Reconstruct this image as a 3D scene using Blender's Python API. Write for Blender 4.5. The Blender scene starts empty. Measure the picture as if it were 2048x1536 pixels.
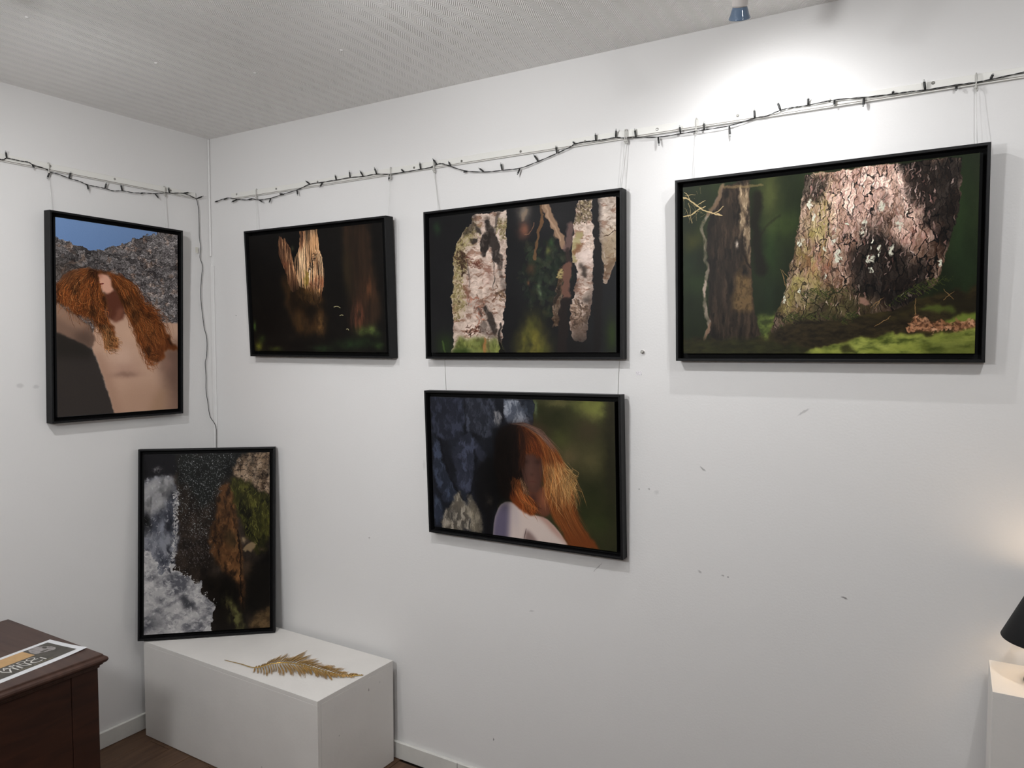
import bpy, bmesh, math, random
import numpy as np
from mathutils import Vector, Matrix
random.seed(7)
PI = math.pi
scene = bpy.context.scene
COL = scene.collection

# ---------------------------------------------------------------- camera, world, exposure
cd = bpy.data.cameras.new('camera'); cam = bpy.data.objects.new('camera', cd); COL.objects.link(cam)
CAM, YAW, PITCH, ROLL = (2.85706, -2.17264, 1.58203), -0.5373786, -0.0497568, 0.000702
cam.location = CAM
cam.rotation_euler = (Matrix.Rotation(-YAW, 3, 'Z') @ Matrix.Rotation(PI/2 + PITCH, 3, 'X') @ Matrix.Rotation(-ROLL, 3, 'Z')).to_euler()
cd.sensor_fit = 'HORIZONTAL'; cd.sensor_width = 36.0; cd.lens = 36.0 * 1482.0056 / 2048
cd.clip_start = .05
scene.camera = cam

world = bpy.data.worlds.new('sky'); scene.world = world; world.use_nodes = True
world.node_tree.nodes['Background'].inputs[0].default_value = (.93, .96, 1, 1)
world.node_tree.nodes['Background'].inputs[1].default_value = 0.1
vs = scene.view_settings
vs.view_transform = 'Standard'; vs.look = 'None'; vs.gamma = 1; vs.use_curve_mapping = False; vs.exposure = 0.1
scene.cycles.use_denoising = True
cy = scene.cycles; cy.max_bounces = 6; cy.diffuse_bounces = 3; cy.glossy_bounces = 3; cy.transmission_bounces = 5
cy.caustics_reflective = False; cy.caustics_refractive = False; cy.use_adaptive_sampling = True; cy.adaptive_threshold = .05
SPOT_POWER = dict(wall=10, middle=35, corner=33, right=23, fill_pendant=49, lamp=.55)  # the right spot and the hanging globe are added fill lamps

# ---------------------------------------------------------------- materials
def srgb(c):
    return tuple((v/255/12.92 if v/255 <= .04045 else ((v/255+.055)/1.055)**2.4) for v in c)
def mat(name, col, rough=.6, metal=0, spec=.5, noise=None, bump=None, **kw):
    """procedural principled material; noise=(scale, amount), bump=(scale, strength)"""
    m = bpy.data.materials.new(name); m.use_nodes = True
    nt = m.node_tree; b = nt.nodes['Principled BSDF']
    c = srgb(col); b.inputs['Base Color'].default_value = (*c, 1)
    b.inputs['Roughness'].default_value = rough; b.inputs['Metallic'].default_value = metal
    b.inputs['Specular IOR Level'].default_value = spec
    for k, v in kw.items(): b.inputs[k.replace('_', ' ')].default_value = v
    tc = nt.nodes.new('ShaderNodeTexCoord')
    if noise:
        n = nt.nodes.new('ShaderNodeTexNoise'); n.inputs['Scale'].default_value = noise[0]; n.inputs['Detail'].default_value = 6
        r = nt.nodes.new('ShaderNodeValToRGB'); k = noise[1]
        r.color_ramp.elements[0].position = .3; r.color_ramp.elements[1].position = .7
        r.color_ramp.elements[0].color = (*[v*(1-k) for v in c], 1); r.color_ramp.elements[1].color = (*[min(1, v*(1+k)) for v in c], 1)
        nt.links.new(tc.outputs['Object'], n.inputs['Vector']); nt.links.new(n.outputs['Fac'], r.inputs[0]); nt.links.new(r.outputs[0], b.inputs['Base Color'])
    if bump:
        n = nt.nodes.new('ShaderNodeTexNoise'); n.inputs['Scale'].default_value = bump[0]; n.inputs['Detail'].default_value = 1
        bp = nt.nodes.new('ShaderNodeBump'); bp.inputs['Strength'].default_value = bump[1]; bp.inputs['Distance'].default_value = .002
        nt.links.new(tc.outputs['Object'], n.inputs['Vector']); nt.links.new(n.outputs['Fac'], bp.inputs['Height']); nt.links.new(bp.outputs[0], b.inputs['Normal'])
    return m
def node_math(nt, op, a, b=None):
    n = nt.nodes.new('ShaderNodeMath'); n.operation = op
    if op == 'MULTIPLY_ADD': n.inputs[2].default_value = .3
    for i, v in enumerate((a, b)):
        if v is None: continue
        if isinstance(v, (int, float)): n.inputs[i].default_value = v
        else: nt.links.new(v, n.inputs[i])
    return n.outputs[0]
def scuffs(m, marks):
    """small scuffs, holes and pencil marks on the paint: (x, y, z, length, width, angle, strength)"""
    nt = m.node_tree; b = nt.nodes['Principled BSDF']; tc = nt.nodes.new('ShaderNodeTexCoord')
    wob = nt.nodes.new('ShaderNodeTexNoise'); wob.inputs['Scale'].default_value = 120; wob.inputs['Detail'].default_value = 1
    sub = nt.nodes.new('ShaderNodeVectorMath'); sub.operation = 'MULTIPLY_ADD'
    nt.links.new(tc.outputs['Object'], wob.inputs['Vector']); nt.links.new(wob.outputs['Color'], sub.inputs[0])
    sub.inputs[1].default_value = (.006, .006, .006); nt.links.new(tc.outputs['Object'], sub.inputs[2])
    acc = None
    for x, y, z, L, W, ang, k, plane in marks:
        mp = nt.nodes.new('ShaderNodeMapping'); mp.vector_type = 'TEXTURE'
        mp.inputs['Location'].default_value = (x+.003, y+.003, z+.003)
        mp.inputs['Rotation'].default_value = (0, -ang, 0) if plane == 'B' else (ang, 0, 0)
        mp.inputs['Scale'].default_value = (L, .05, W) if plane == 'B' else (.05, L, W)
        nt.links.new(sub.outputs[0], mp.inputs['Vector'])
        ln = nt.nodes.new('ShaderNodeVectorMath'); ln.operation = 'LENGTH'; nt.links.new(mp.outputs[0], ln.inputs[0])
        mr = nt.nodes.new('ShaderNodeMapRange'); mr.inputs['From Min'].default_value = 1.1; mr.inputs['From Max'].default_value = .5
        mr.inputs['To Min'].default_value = 0; mr.inputs['To Max'].default_value = k; nt.links.new(ln.outputs['Value'], mr.inputs['Value'])
        acc = mr.outputs[0] if acc is None else node_math(nt, 'MAXIMUM', acc, mr.outputs[0])
    mix = nt.nodes.new('ShaderNodeMixRGB'); nt.links.new(acc, mix.inputs[0]); mix.inputs[2].default_value = (*srgb((92, 88, 86)), 1)
    old = b.inputs['Base Color'].links
    if old: nt.links.new(old[0].from_socket, mix.inputs[1])
    else: mix.inputs[1].default_value = b.inputs['Base Color'].default_value
    nt.links.new(mix.outputs[0], b.inputs['Base Color'])
def herringbone(m, pitch=.05, ridge=.0085, strength=1.0):
    nt = m.node_tree; b = nt.nodes['Principled BSDF']; tc = nt.nodes.new('ShaderNodeTexCoord')
    sp = nt.nodes.new('ShaderNodeSeparateXYZ'); nt.links.new(tc.outputs['Object'], sp.inputs[0])
    x = node_math(nt, 'DIVIDE', sp.outputs[0], pitch)
    zig = node_math(nt, 'MULTIPLY', node_math(nt, 'ABSOLUTE', node_math(nt, 'SUBTRACT', node_math(nt, 'FRACT', x), .5)), pitch*1.25)
    w = node_math(nt, 'SINE', node_math(nt, 'MULTIPLY', node_math(nt, 'ADD', sp.outputs[1], zig), 2*PI/ridge))
    fac = nt.nodes.new('ShaderNodeTexNoise'); fac.inputs['Scale'].default_value = 9; fac.inputs['Detail'].default_value = 2; nt.links.new(tc.outputs['Object'], fac.inputs['Vector'])
    h = node_math(nt, 'MULTIPLY', w, node_math(nt, 'MULTIPLY_ADD', fac.outputs['Fac'], .5))
    bp = nt.nodes.new('ShaderNodeBump'); bp.inputs['Strength'].default_value = strength; bp.inputs['Distance'].default_value = .0010
    nt.links.new(h, bp.inputs['Height']); nt.links.new(bp.outputs[0], b.inputs['Normal'])
def wood(name, c0, c1, scale, rough, stretch=(1, 1, 12), bump=.25, spec=.5):
    m = mat(name, c0, rough, spec=spec); nt = m.node_tree; b = nt.nodes['Principled BSDF']
    tc = nt.nodes.new('ShaderNodeTexCoord'); mp = nt.nodes.new('ShaderNodeMapping'); mp.inputs['Scale'].default_value = stretch
    n = nt.nodes.new('ShaderNodeTexNoise'); n.inputs['Scale'].default_value = scale; n.inputs['Detail'].default_value = 8; n.inputs['Distortion'].default_value = .6
    r = nt.nodes.new('ShaderNodeValToRGB'); r.color_ramp.elements[0].position = .32; r.color_ramp.elements[1].position = .72
    r.color_ramp.elements[0].color = (*srgb(c0), 1); r.color_ramp.elements[1].color = (*srgb(c1), 1)
    bp = nt.nodes.new('ShaderNodeBump'); bp.inputs['Strength'].default_value = bump; bp.inputs['Distance'].default_value = .001
    nt.links.new(tc.outputs['Object'], mp.inputs[0]); nt.links.new(mp.outputs[0], n.inputs['Vector']); nt.links.new(n.outputs['Fac'], r.inputs[0])
    nt.links.new(r.outputs[0], b.inputs['Base Color']); nt.links.new(n.outputs['Fac'], bp.inputs['Height']); nt.links.new(bp.outputs[0], b.inputs['Normal'])
    return m

WALL = (226, 224, 222)
M = {}
M['wall_back'] = mat('wall_paint', WALL, .62, bump=(160, .12), spec=.3)
M['wall_left'] = mat('wall_paint_side', WALL, .62, bump=(160, .12), spec=.3)
M['wall_rest'] = mat('wall_paint_rest', WALL, .62, noise=(2.2, .01), spec=.3)
M['ceiling'] = mat('ceiling_wallpaper', (246, 244, 241), .6, spec=.35)
herringbone(M['ceiling'])
M['base'] = mat('baseboard_paint', (214, 212, 206), .5, noise=(14, .05), bump=(60, .2))
M['floor_wood'] = wood('floor_wood', (74, 52, 37), (98, 72, 52), 5, .55, (9, 1.2, 1))
M['gap'] = mat('floor_joint', (38, 27, 20), .9)
M['black'] = mat('frame_black', (19, 19, 20), .5, spec=.22, noise=(60, .12))
M['tray'] = mat('frame_tray_black', (12, 12, 12), .7, spec=.2)
M['edge'] = mat('print_edge', (30, 30, 30), .5)
M['rail'] = mat('rail_white', (228, 226, 220), .4)
M['groove_shade'] = mat('rail_groove_shade', (112, 104, 98), .5)  # grey stands in for the shade above the lip
M['screw'] = mat('screw_steel', (150, 148, 142), .35, metal=.9)
M['hook'] = mat('hook_plastic', (186, 184, 178), .25)
M['nylon'] = mat('nylon_line', (222, 221, 217), .3)
M['cable'] = mat('cable_black', (22, 22, 22), .45)
M['tip'] = mat('bulb_clear', (226, 228, 226), .12, Transmission_Weight=.7)
M['plinth'] = mat('plinth_white', (222, 218, 213), .55, noise=(7, .03), bump=(90, .15), spec=.35)
M['gold'] = mat('feather_gold', (186, 146, 82), .36, metal=.3, noise=(60, .22))
M['goldshaft'] = mat('feather_gold_shaft', (204, 168, 92), .22, metal=.8)
M['desk_top'] = wood('desk_top_wood', (64, 43, 35), (84, 60, 50), 3.5, .42, (1, 10, 1), .15)
M['desk'] = wood('desk_wood', (38, 19, 11), (60, 32, 19), 6, .55, (5, 1, 5), .3, .35)
M['paper'] = mat('paper_white', (226, 227, 229), .6)
M['ink'] = mat('print_ink', (80, 76, 70), .6, noise=(26, .22))
M['tan'] = mat('print_tan', (196, 158, 110), .6, noise=(60, .05))
M['facegrey'] = mat('print_grey', (150, 144, 142), .6, noise=(90, .3))
M['letter'] = mat('print_letter', (212, 210, 204), .6)
M['letter2'] = mat('print_letter_small', (160, 150, 112), .6)
M['shade'] = mat('lamp_shade_black', (9, 9, 10), .75, noise=(220, .2))
M['shade_in'] = mat('lamp_shade_lining', (236, 226, 206), .6)
M['lampbase'] = mat('lamp_base_dark', (40, 30, 30), .3, spec=.6)
M['white_plastic'] = mat('fixture_white', (228, 222, 218), .4)
M['bulbglass'] = mat('bulb_blue_glass', (104, 126, 152), .12, spec=.8, Coat_Weight=.6)
M['bulbface'] = mat('bulb_face', (240, 240, 236), .4)
nt = M['bulbface'].node_tree; nt.nodes['Principled BSDF'].inputs['Emission Color'].default_value = (1, .97, .92, 1); nt.nodes['Principled BSDF'].inputs['Emission Strength'].default_value = 8
M['lampbulb'] = mat('lamp_bulb_warm', (255, 236, 200), .4)
nt = M['lampbulb'].node_tree; nt.nodes['Principled BSDF'].inputs['Emission Color'].default_value = (1, .8, .58, 1); nt.nodes['Principled BSDF'].inputs['Emission Strength'].default_value = 6
M['globe'] = mat('fill_globe_glow', (240, 240, 236), .4)  # glowing globe added to brighten ceiling and walls
nt = M['globe'].node_tree; nt.nodes['Principled BSDF'].inputs['Emission Color'].default_value = (.965, .982, 1, 1); nt.nodes['Principled BSDF'].inputs['Emission Strength'].default_value = SPOT_POWER['fill_pendant']/(PI*.152)
M['tape'] = mat('clear_tape', (206, 202, 190), .3)
M['label'] = mat('label_paper', (222, 218, 220), .6, noise=(400, .35))

# ---------------------------------------------------------------- mesh helpers
def link(name, me, material, parent=None):
    o = bpy.data.objects.new(name, me); COL.objects.link(o)
    if material is not None and not me.materials: me.materials.append(material)
    if parent is not None: o.parent = parent
    return o
def done(name, bm, material, parent=None, smooth=False):
    bmesh.ops.recalc_face_normals(bm, faces=bm.faces)
    me = bpy.data.meshes.new(name); bm.to_mesh(me); bm.free()
    if smooth:
        for p in me.polygons: p.use_smooth = True
    return link(name, me, material, parent)
def tag(o, label, cat, group=None):
    o['label'] = label; o['category'] = cat
    if group: o['group'] = group
    return o
def thing(name, label, cat, mtx=None, group=None):
    o = bpy.data.objects.new(name, None); COL.objects.link(o); o.empty_display_size = .05
    if mtx is not None: o.matrix_world = mtx
    return tag(o, label, cat, group)
def struct(o): o['kind'] = 'structure'; return o
def add_box(bm, x0, x1, y0, y1, z0, z1):
    v = [bm.verts.new((x, y, z)) for x in (x0, x1) for y in (y0, y1) for z in (z0, z1)]
    for f in ((0, 1, 3, 2), (4, 6, 7, 5), (0, 4, 5, 1), (2, 3, 7, 6), (0, 2, 6, 4), (1, 5, 7, 3)): bm.faces.new([v[i] for i in f])
def box(name, b, material, parent=None, bevel=0, seg=1):
    bm = bmesh.new(); add_box(bm, *b)
    if bevel: bmesh.ops.bevel(bm, geom=bm.edges[:], offset=bevel, segments=seg, affect='EDGES')
    return done(name, bm, material, parent)
def add_tube(bm, pts, r, n=6, cap=True):
    pts = [Vector(p) for p in pts]; rs = [r]*len(pts) if not isinstance(r, (list, tuple)) else r
    rings = []; up = Vector((.31, .2, .93))
    for i, p in enumerate(pts):
        d = (pts[min(i+1, len(pts)-1)] - pts[max(i-1, 0)]).normalized()
        a = d.cross(up); a = a.normalized() if a.length > 1e-4 else d.orthogonal().normalized(); b = d.cross(a)
        rings.append([bm.verts.new(p + rs[i]*(a*math.cos(2*PI*k/n) + b*math.sin(2*PI*k/n))) for k in range(n)])
    for A, B in zip(rings, rings[1:]):
        for k in range(n): bm.faces.new((A[k], A[(k+1) % n], B[(k+1) % n], B[k]))
    if cap: bm.faces.new(rings[0][::-1]); bm.faces.new(rings[-1])
def tube(name, pts, r, material, parent=None, n=6):
    bm = bmesh.new(); add_tube(bm, pts, r, n); return done(name, bm, material, parent, True)
def lathe(name, prof, material, parent=None, n=32, loc=(0, 0, 0), axis=None, smooth=True):
    """prof: (radius, height) list"""
    bm = bmesh.new(); R = Matrix.Identity(3) if axis is None else Vector((0, 0, 1)).rotation_difference(Vector(axis)).to_matrix()
    rings = []
    for r, z in prof:
        if r < 1e-6: rings.append([bm.verts.new(R @ Vector((0, 0, z)) + Vector(loc))])
        else: rings.append([bm.verts.new(R @ Vector((r*math.cos(2*PI*k/n), r*math.sin(2*PI*k/n), z)) + Vector(loc)) for k in range(n)])
    for A, B in zip(rings, rings[1:]):
        for k in range(n):
            a0, a1, b0, b1 = A[k % len(A)], A[(k+1) % len(A)], B[k % len(B)], B[(k+1) % len(B)]
            f = [a0] + ([a1] if a1 is not a0 else []) + ([b1] if b1 is not b0 else []) + [b0]
            if len(f) >= 3: bm.faces.new(f)
    return done(name, bm, material, parent, smooth)
def catmull(P, n=6):
    P = [Vector(p) for p in P]; out = []
    for i in range(len(P)-1):
        p0, p1, p2, p3 = P[max(i-1, 0)], P[i], P[i+1], P[min(i+2, len(P)-1)]
        for k in range(n):
            t = k/n; out.append(.5*((2*p1) + (p2-p0)*t + (2*p0-5*p1+4*p2-p3)*t*t + (3*p1-p0-3*p2+p3)*t**3))
    return out + [P[-1]]

# ---------------------------------------------------------------- the room
H = 2.5; RX, RY = 5.2, -5.2            # the room goes on to the right and behind the camera
def slab(name, b, material): return struct(box(name, b, material))
wb = slab('wall_back', (-.2, RX+.2, 0, .2, 0, H), M['wall_back'])
wl = slab('wall_left', (-.2, 0, RY, 0, 0, H), M['wall_left'])
slab('wall_right', (RX, RX+.2, RY, 0, 0, H), M['wall_rest'])
slab('wall_front', (-.2, RX+.2, RY-.2, RY, 0, H), M['wall_rest'])
cl = slab('ceiling', (-.2, RX+.2, RY-.2, .2, H, H+.15), M['ceiling'])
fl = slab('floor', (-.2, RX+.2, RY-.2, .2, -.15, -.012), M['gap'])
bm = bmesh.new(); add_box(bm, 0, .1175, -.5985, .5985, -.012, 0); bmesh.ops.bevel(bm, geom=[e for e in bm.edges if all(v.co.z > -.001 for v in e.verts)], offset=.001, affect='EDGES')
plank_me = None
for i in range(int(RX/.119)):           # boards near the corner that the picture shows one by one
    for j in range(2):
        y = -.62 - j*1.2 - (i % 3)*.4 + .0
        x0 = i*.119
        if x0 > 1.7 or y > -.2+.6: continue
        if plank_me is None: p = done('plank', bm, M['floor_wood'], fl); plank_me = p.data
        else: p = link('plank', plank_me, None, fl)
        p.location = (x0, y, 0)
box('floorboards', (1.79, RX, RY, 0, -.012, 0), M['floor_wood'], fl)['kind'] = 'stuff'
for i in range(15):
    k = (i % 3)
    p = box('plank', (i*.119, i*.119+.1175, -.02 - k*.4 if k else -.0, 0, -.012, 0), M['floor_wood'], fl) if k else None
    q = box('plank', (i*.119, i*.119+.1175, RY, -2.421 - k*.4, -.012, 0), M['floor_wood'], fl)

def baseboard(name, b, top):
    o = box(name, b, M['base']); struct(o); return o
bb = struct(box('baseboard_back', (.001, RX, -.013, 0, 0, .066), M['base'], bevel=.0025))
bl = struct(box('baseboard_left', (0, .013, RY, -.014, 0, .066), M['base'], bevel=.0025))
box('joint', (1.335, 1.3365, -.0134, -.012, .002, .064), M['gap'], bb)
# corner bead above and plaster edge strip below
struct(box('trim_1', (.0, .009, -.009, .0, 1.985, H), M['wall_rest'], bevel=.003))
struct(box('trim_2', (.0, .022, -.006, .0, .07, 1.945), M['wall_rest'], bevel=.002))
bm = bmesh.new(); bmesh.ops.create_uvsphere(bm, u_segments=10, v_segments=6, radius=.006)
nm = None
for x, y, z in [(0.6178,-1.0502,2.5),(0.6183,-0.6618,2.5),(0.823,-0.4388,2.5),(1.2057,-0.4306,2.5)]:
    if nm is None: o = done('nail_bump', bm, M['ceiling'], cl, True); nm = o.data
    else: o = link('nail_bump', nm, None, cl)
    o.location = (x, y, H); o.scale = (1, 1, .45)

mk = [(2.2229,0,1.2199),(2.5031,0,1.4015),(2.2181,0,0.9082),(2.2868,0,0.907),(2.303,0,0.9052),(2.6169,0,0.8979),(2.024,0,1.1401),(2.0567,0,1.1434),(2.081,0,1.1349),(1.4848,0,0.1883),(1.8848,0,0.8703),(0.9125,0,0.8386),(1.1837,0,1.1462),(1.6406,0,0.6819)]
scuffs(M['wall_back'], [(*mk[0], .012, .003, -.7, .55, 'B'), (*mk[1], .020, .0035, .6, .35, 'B'), (*mk[2], .007, .004, -.6, .4, 'B'), (*mk[3], .005, .0025, 0, .5, 'B'),
    (*mk[4], .003, .003, 0, .6, 'B'), (*mk[5], .010, .0035, -.3, .75, 'B'), (*mk[6], .003, .003, 0, .5, 'B'), (*mk[7], .004, .003, 0, .5, 'B'), (*mk[8], .009, .008, 0, .16, 'B'),
    (*mk[9], .003, .007, 0, .8, 'B'), (*mk[10], .024, .002, .8, .45, 'B'), (*mk[11], .005, .004, 0, .45, 'B'), (*mk[12], .006, .022, 0, .14, 'B'), (*mk[13], .012, .003, .2, .25, 'B'),
    (.16, 0, 1.72, .004, .002, 0, .6, 'B')])
mk = [(0,-0.8042,1.4459),(0,-0.7507,1.4399),(0,-0.072,1.8749)]
scuffs(M['wall_left'], [(*mk[0], .014, .010, 0, .2, 'L'), (*mk[1], .012, .008, 0, .2, 'L')])

def sketch(*h):
    """maps a sketch grid to print coordinates"""
    return lambda x, y: ((h[0]*x+h[1]*y+h[2])/(h[6]*x+h[7]*y+h[8]), (h[3]*x+h[4]*y+h[5])/(h[6]*x+h[7]*y+h[8]))
Z2P = sketch(0.0008561592, -3.997924e-05, -0.12239, 8.776018e-05, 0.0008809011, -0.2408753, 0.000100513, -1.179663e-05, 1)
Z3P = sketch(0.0007640728, -1.549272e-05, -0.08543531, 9.916016e-05, 0.0009098696, -0.2892111, 9.916016e-05, -1.762044e-05, 1)
Z4P = sketch(0.0007897521, -2.48919e-05, -0.09955629, -3.05616e-05, 0.0009623651, -0.1163226, 0.0001050997, -8.996156e-06, 1)
Z5P = sketch(0.0007252088, -1.098049e-20, -0.07977297, 0.0001259689, 0.001052027, -0.3662857, 0.0001259689, -2.209664e-05, 1)
# ---------------------------------------------------------------- print painter
class Art:
    """Paints one photographic print procedurally (u right, v down, both 0..1)."""
    def __init__(s, W, H, base, seed=1):
        s.W, s.H = W, H
        s.r = np.random.default_rng(seed)
        s.y, s.x = np.mgrid[0:H, 0:W].astype(np.float32)
        s.im = np.empty((H, W, 3), np.float32); s.im[:] = base
        s.k = max(W, H) / 900.0
    def noise(s, sx, sy=None, octv=4, gain=.55):
        """fractal value noise 0..1; sx, sy = feature size in pixels (for a 900 px print)"""
        sy = sx if sy is None else sy
        out = np.zeros((s.H, s.W), np.float32); amp = 1.; tot = 0.
        for o in range(octv):
            fx, fy = max(1.0, sx * s.k / 2**o), max(1.0, sy * s.k / 2**o)
            nx, ny = int(s.W / fx) + 3, int(s.H / fy) + 3
            g = s.r.random((ny, nx)).astype(np.float32)
            px = np.arange(s.W) / fx; py = np.arange(s.H) / fy
            ix = px.astype(int); iy = py.astype(int); tx = px - ix; ty = py - iy
            tx = (tx*tx*(3-2*tx)).astype(np.float32); ty = (ty*ty*(3-2*ty)).astype(np.float32)
            row = g[iy] * (1-ty)[:, None] + g[iy+1] * ty[:, None]
            out += amp * (row[:, ix] * (1-tx) + row[:, ix+1] * tx); tot += amp; amp *= gain
        return np.clip((out/tot - .5) * 1.9 + .5, 0, 1)
    def blur(s, m, rad):
        rad = int(round(rad * s.k))
        if rad < 1: return m
        for _ in range(2):
            for ax in (0, 1):
                pad = [(0, 0)] * m.ndim; pad[ax] = (rad + 1, rad)
                c = np.cumsum(np.pad(m, pad, mode='edge'), axis=ax, dtype=np.float64)
                n = m.shape[ax]
                a = np.take(c, range(2*rad+1, 2*rad+1+n), axis=ax); b = np.take(c, range(0, n), axis=ax)
                m = ((a - b) / (2*rad+1)).astype(np.float32)
        return m
    def poly(s, pts, soft=1, warp=0, ws=25):
        X, Y = s.x, s.y
        if warp:
            X = X + (s.noise(ws) - .5) * 2 * warp * s.k; Y = Y + (s.noise(ws) - .5) * 2 * warp * s.k
        p = np.array(pts, np.float64); q = np.roll(p, -1, 0)
        out = abs(p - .5).max(1, keepdims=True) > .475; oq = np.roll(out, -1, 0)      # keep corners at the border
        p = np.stack([np.where(out, p, p*.8 + q*.2), np.where(oq, q, p*.2 + q*.8)], 1).reshape(-1, 2) * (s.W, s.H); ins = np.zeros((s.H, s.W), bool)
        for (x0, y0), (x1, y1) in zip(p, np.roll(p, -1, 0)):
            if y0 == y1: continue
            ins ^= ((y0 > Y) != (y1 > Y)) & (X < (x1-x0) * (Y-y0) / (y1-y0) + x0)
        return s.blur(ins.astype(np.float32), soft)
    def line(s, pts, w, soft=1):
        """mask of a polyline; w = width or list of widths, in px of a 900 px print"""
        p = np.array(pts, np.float64) * (s.W, s.H)
        ws = (np.ones(len(p)) * w if np.isscalar(w) else np.array(w, float)) * s.k
        pw = np.column_stack([p, ws])
        for _ in range(2 if len(p) > 2 else 0):
            pw = np.vstack([pw[:1], np.stack([pw[:-1]*.75 + pw[1:]*.25, pw[:-1]*.25 + pw[1:]*.75], 1).reshape(-1, 3), pw[-1:]])
        if len(pw) == 2: pw = np.vstack([pw[:1], pw.mean(0), pw[1:]])
        pw[1:-1, :2] += s.r.normal(0, 1, (len(pw)-2, 2)) * np.minimum(2.2, .1 * pw[1:-1, 2:3]); pw[1:-1, 2] *= .85 + .3 * s.r.random(len(pw)-2)
        pw[0, 2] *= .5; pw[-1, 2] *= .5; p = pw[:, :2]; ws = pw[:, 2]
        m = np.zeros((s.H, s.W), np.float32); so = max(.6, soft * s.k)
        for i in range(len(p)-1):
            a, b = p[i], p[i+1]; q = max(ws[i], ws[i+1]) + 3 * so + 2
            x0, x1 = int(max(0, min(a[0], b[0]) - q)), int(min(s.W, max(a[0], b[0]) + q + 1))
            y0, y1 = int(max(0, min(a[1], b[1]) - q)), int(min(s.H, max(a[1], b[1]) + q + 1))
            if x1 <= x0 or y1 <= y0: continue
            X, Y = s.x[y0:y1, x0:x1], s.y[y0:y1, x0:x1]; d = b - a; L = float(d @ d) + 1e-6
            t = np.clip(((X-a[0])*d[0] + (Y-a[1])*d[1]) / L, 0, 1)
            D = np.hypot(X - a[0] - t*d[0], Y - a[1] - t*d[1])
            v = np.clip((ws[i] * (1-t) + ws[i+1] * t) / 2 / so - D / so + .5, 0, 1)
            m[y0:y1, x0:x1] = np.maximum(m[y0:y1, x0:x1], v)
        return m
    def tick(s, a, b, w, col, al):
        """one quick straight stroke"""
        n = int(max(abs(b[0]-a[0])*s.W, abs(b[1]-a[1])*s.H)) + 2; t = np.linspace(0, 1, n)
        X = ((a[0] + (b[0]-a[0])*t)*s.W).astype(int); Y = ((a[1] + (b[1]-a[1])*t)*s.H).astype(int)
        for oy in range(w):
            ok = (X >= 0) & (X < s.W) & (Y+oy >= 0) & (Y+oy < s.H)
            s.im[Y[ok]+oy, X[ok]] = s.im[Y[ok]+oy, X[ok]]*(1-al) + np.float32(col)*al
    def blob(s, u, v, ru, rv, p=2):
        """soft elliptical spot"""
        d = ((s.x/s.W - u)/ru)**2 + ((s.y/s.H - v)/rv)**2
        return np.exp(-d**(p/2)).astype(np.float32)
    def put(s, m, col, a=1.):
        c = np.asarray(col, np.float32)
        s.im += (m * a)[..., None] * (c - s.im)
    def mul(s, m, f):
        s.im *= (1 + m * (f - 1))[..., None]
    def cells(s, cx, cy, jit=.9, warp=0, ws=30):
        """irregular plates: returns (random value per plate, 0 at joints .. 1 inside)"""
        cx *= s.k; cy *= s.k
        X, Y = s.x / cx, s.y / cy
        if warp:
            X = X + (s.noise(ws) - .5) * warp; Y = Y + (s.noise(ws) - .5) * warp
        n = (int(s.H/cy) + 8, int(s.W/cx) + 8)
        jx, jy, va = [s.r.random(n).astype(np.float32) for _ in range(3)]
        ix = np.floor(X).astype(int); iy = np.floor(Y).astype(int)
        f1 = np.full(X.shape, 9., np.float32); f2 = f1.copy(); val = np.zeros_like(f1)
        for dy in (-1, 0, 1):
            for dx in (-1, 0, 1):
                a, b = np.clip(ix+dx+3, 0, n[1]-1), np.clip(iy+dy+3, 0, n[0]-1)
                d = (ix+dx + .5 + (jx[b, a]-.5)*jit - X)**2 + (iy+dy + .5 + (jy[b, a]-.5)*jit - Y)**2
                new = d < f1; f2 = np.where(new, f1, np.minimum(f2, d)); val = np.where(new, va[b, a], val); f1 = np.where(new, d, f1)
        return val, np.clip((np.sqrt(f2) - np.sqrt(f1)) * 2.2, 0, 1)
    def dabs(s, n, mask, cols, size, ang=0, spread=.6, asp=2.5, a=.8, rng=None):
        """n short brush dabs scattered where mask is high"""
        m = mask.ravel().astype(np.float64); m = m / m.sum()
        at = s.r.choice(m.size, n, p=m); cols = np.array(cols, np.float32)
        for i in at:
            yy, xx = divmod(int(i), s.W); L = size * s.k * (.4 + s.r.random() * 1.1)
            w = max(.8, L / asp); q = int(L + 2); th = ang + s.r.normal() * spread
            x0, x1, y0, y1 = max(0, xx-q), min(s.W, xx+q+1), max(0, yy-q), min(s.H, yy+q+1)
            dx = s.x[y0:y1, x0:x1] - xx; dy = s.y[y0:y1, x0:x1] - yy
            c, sn = math.cos(th), math.sin(th); A = (dx*c + dy*sn) / L; B = (dy*c - dx*sn) / w
            al = np.clip(1.6 - 1.6*(A*A + B*B), 0, 1) * a * (.5 + .5*s.r.random())
            t = s.r.random() * (len(cols)-1); k = int(t); col = cols[k] * (1-(t-k)) + cols[min(k+1, len(cols)-1)] * (t-k)
            s.im[y0:y1, x0:x1] += al[..., None] * (col - s.im[y0:y1, x0:x1])
    def hair(s, n, guides, cols, wob=.02, spread=.03, a=.75, taper=.25, fade=False):
        """n fine strands blended between guide curves (each guide: list of (u, v))"""
        G = []
        for g in guides:
            g = np.array(g, np.float64); t = np.linspace(0, 1, len(g)); T = np.linspace(0, 1, 60)
            # smooth the guide
            gx, gy = np.interp(T, t, g[:, 0]), np.interp(T, t, g[:, 1])
            for _ in range(14):
                gx[1:-1] = (gx[:-2] + 2*gx[1:-1] + gx[2:]) / 4; gy[1:-1] = (gy[:-2] + 2*gy[1:-1] + gy[2:]) / 4
            G.append(np.stack([gx, gy], 1))
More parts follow.
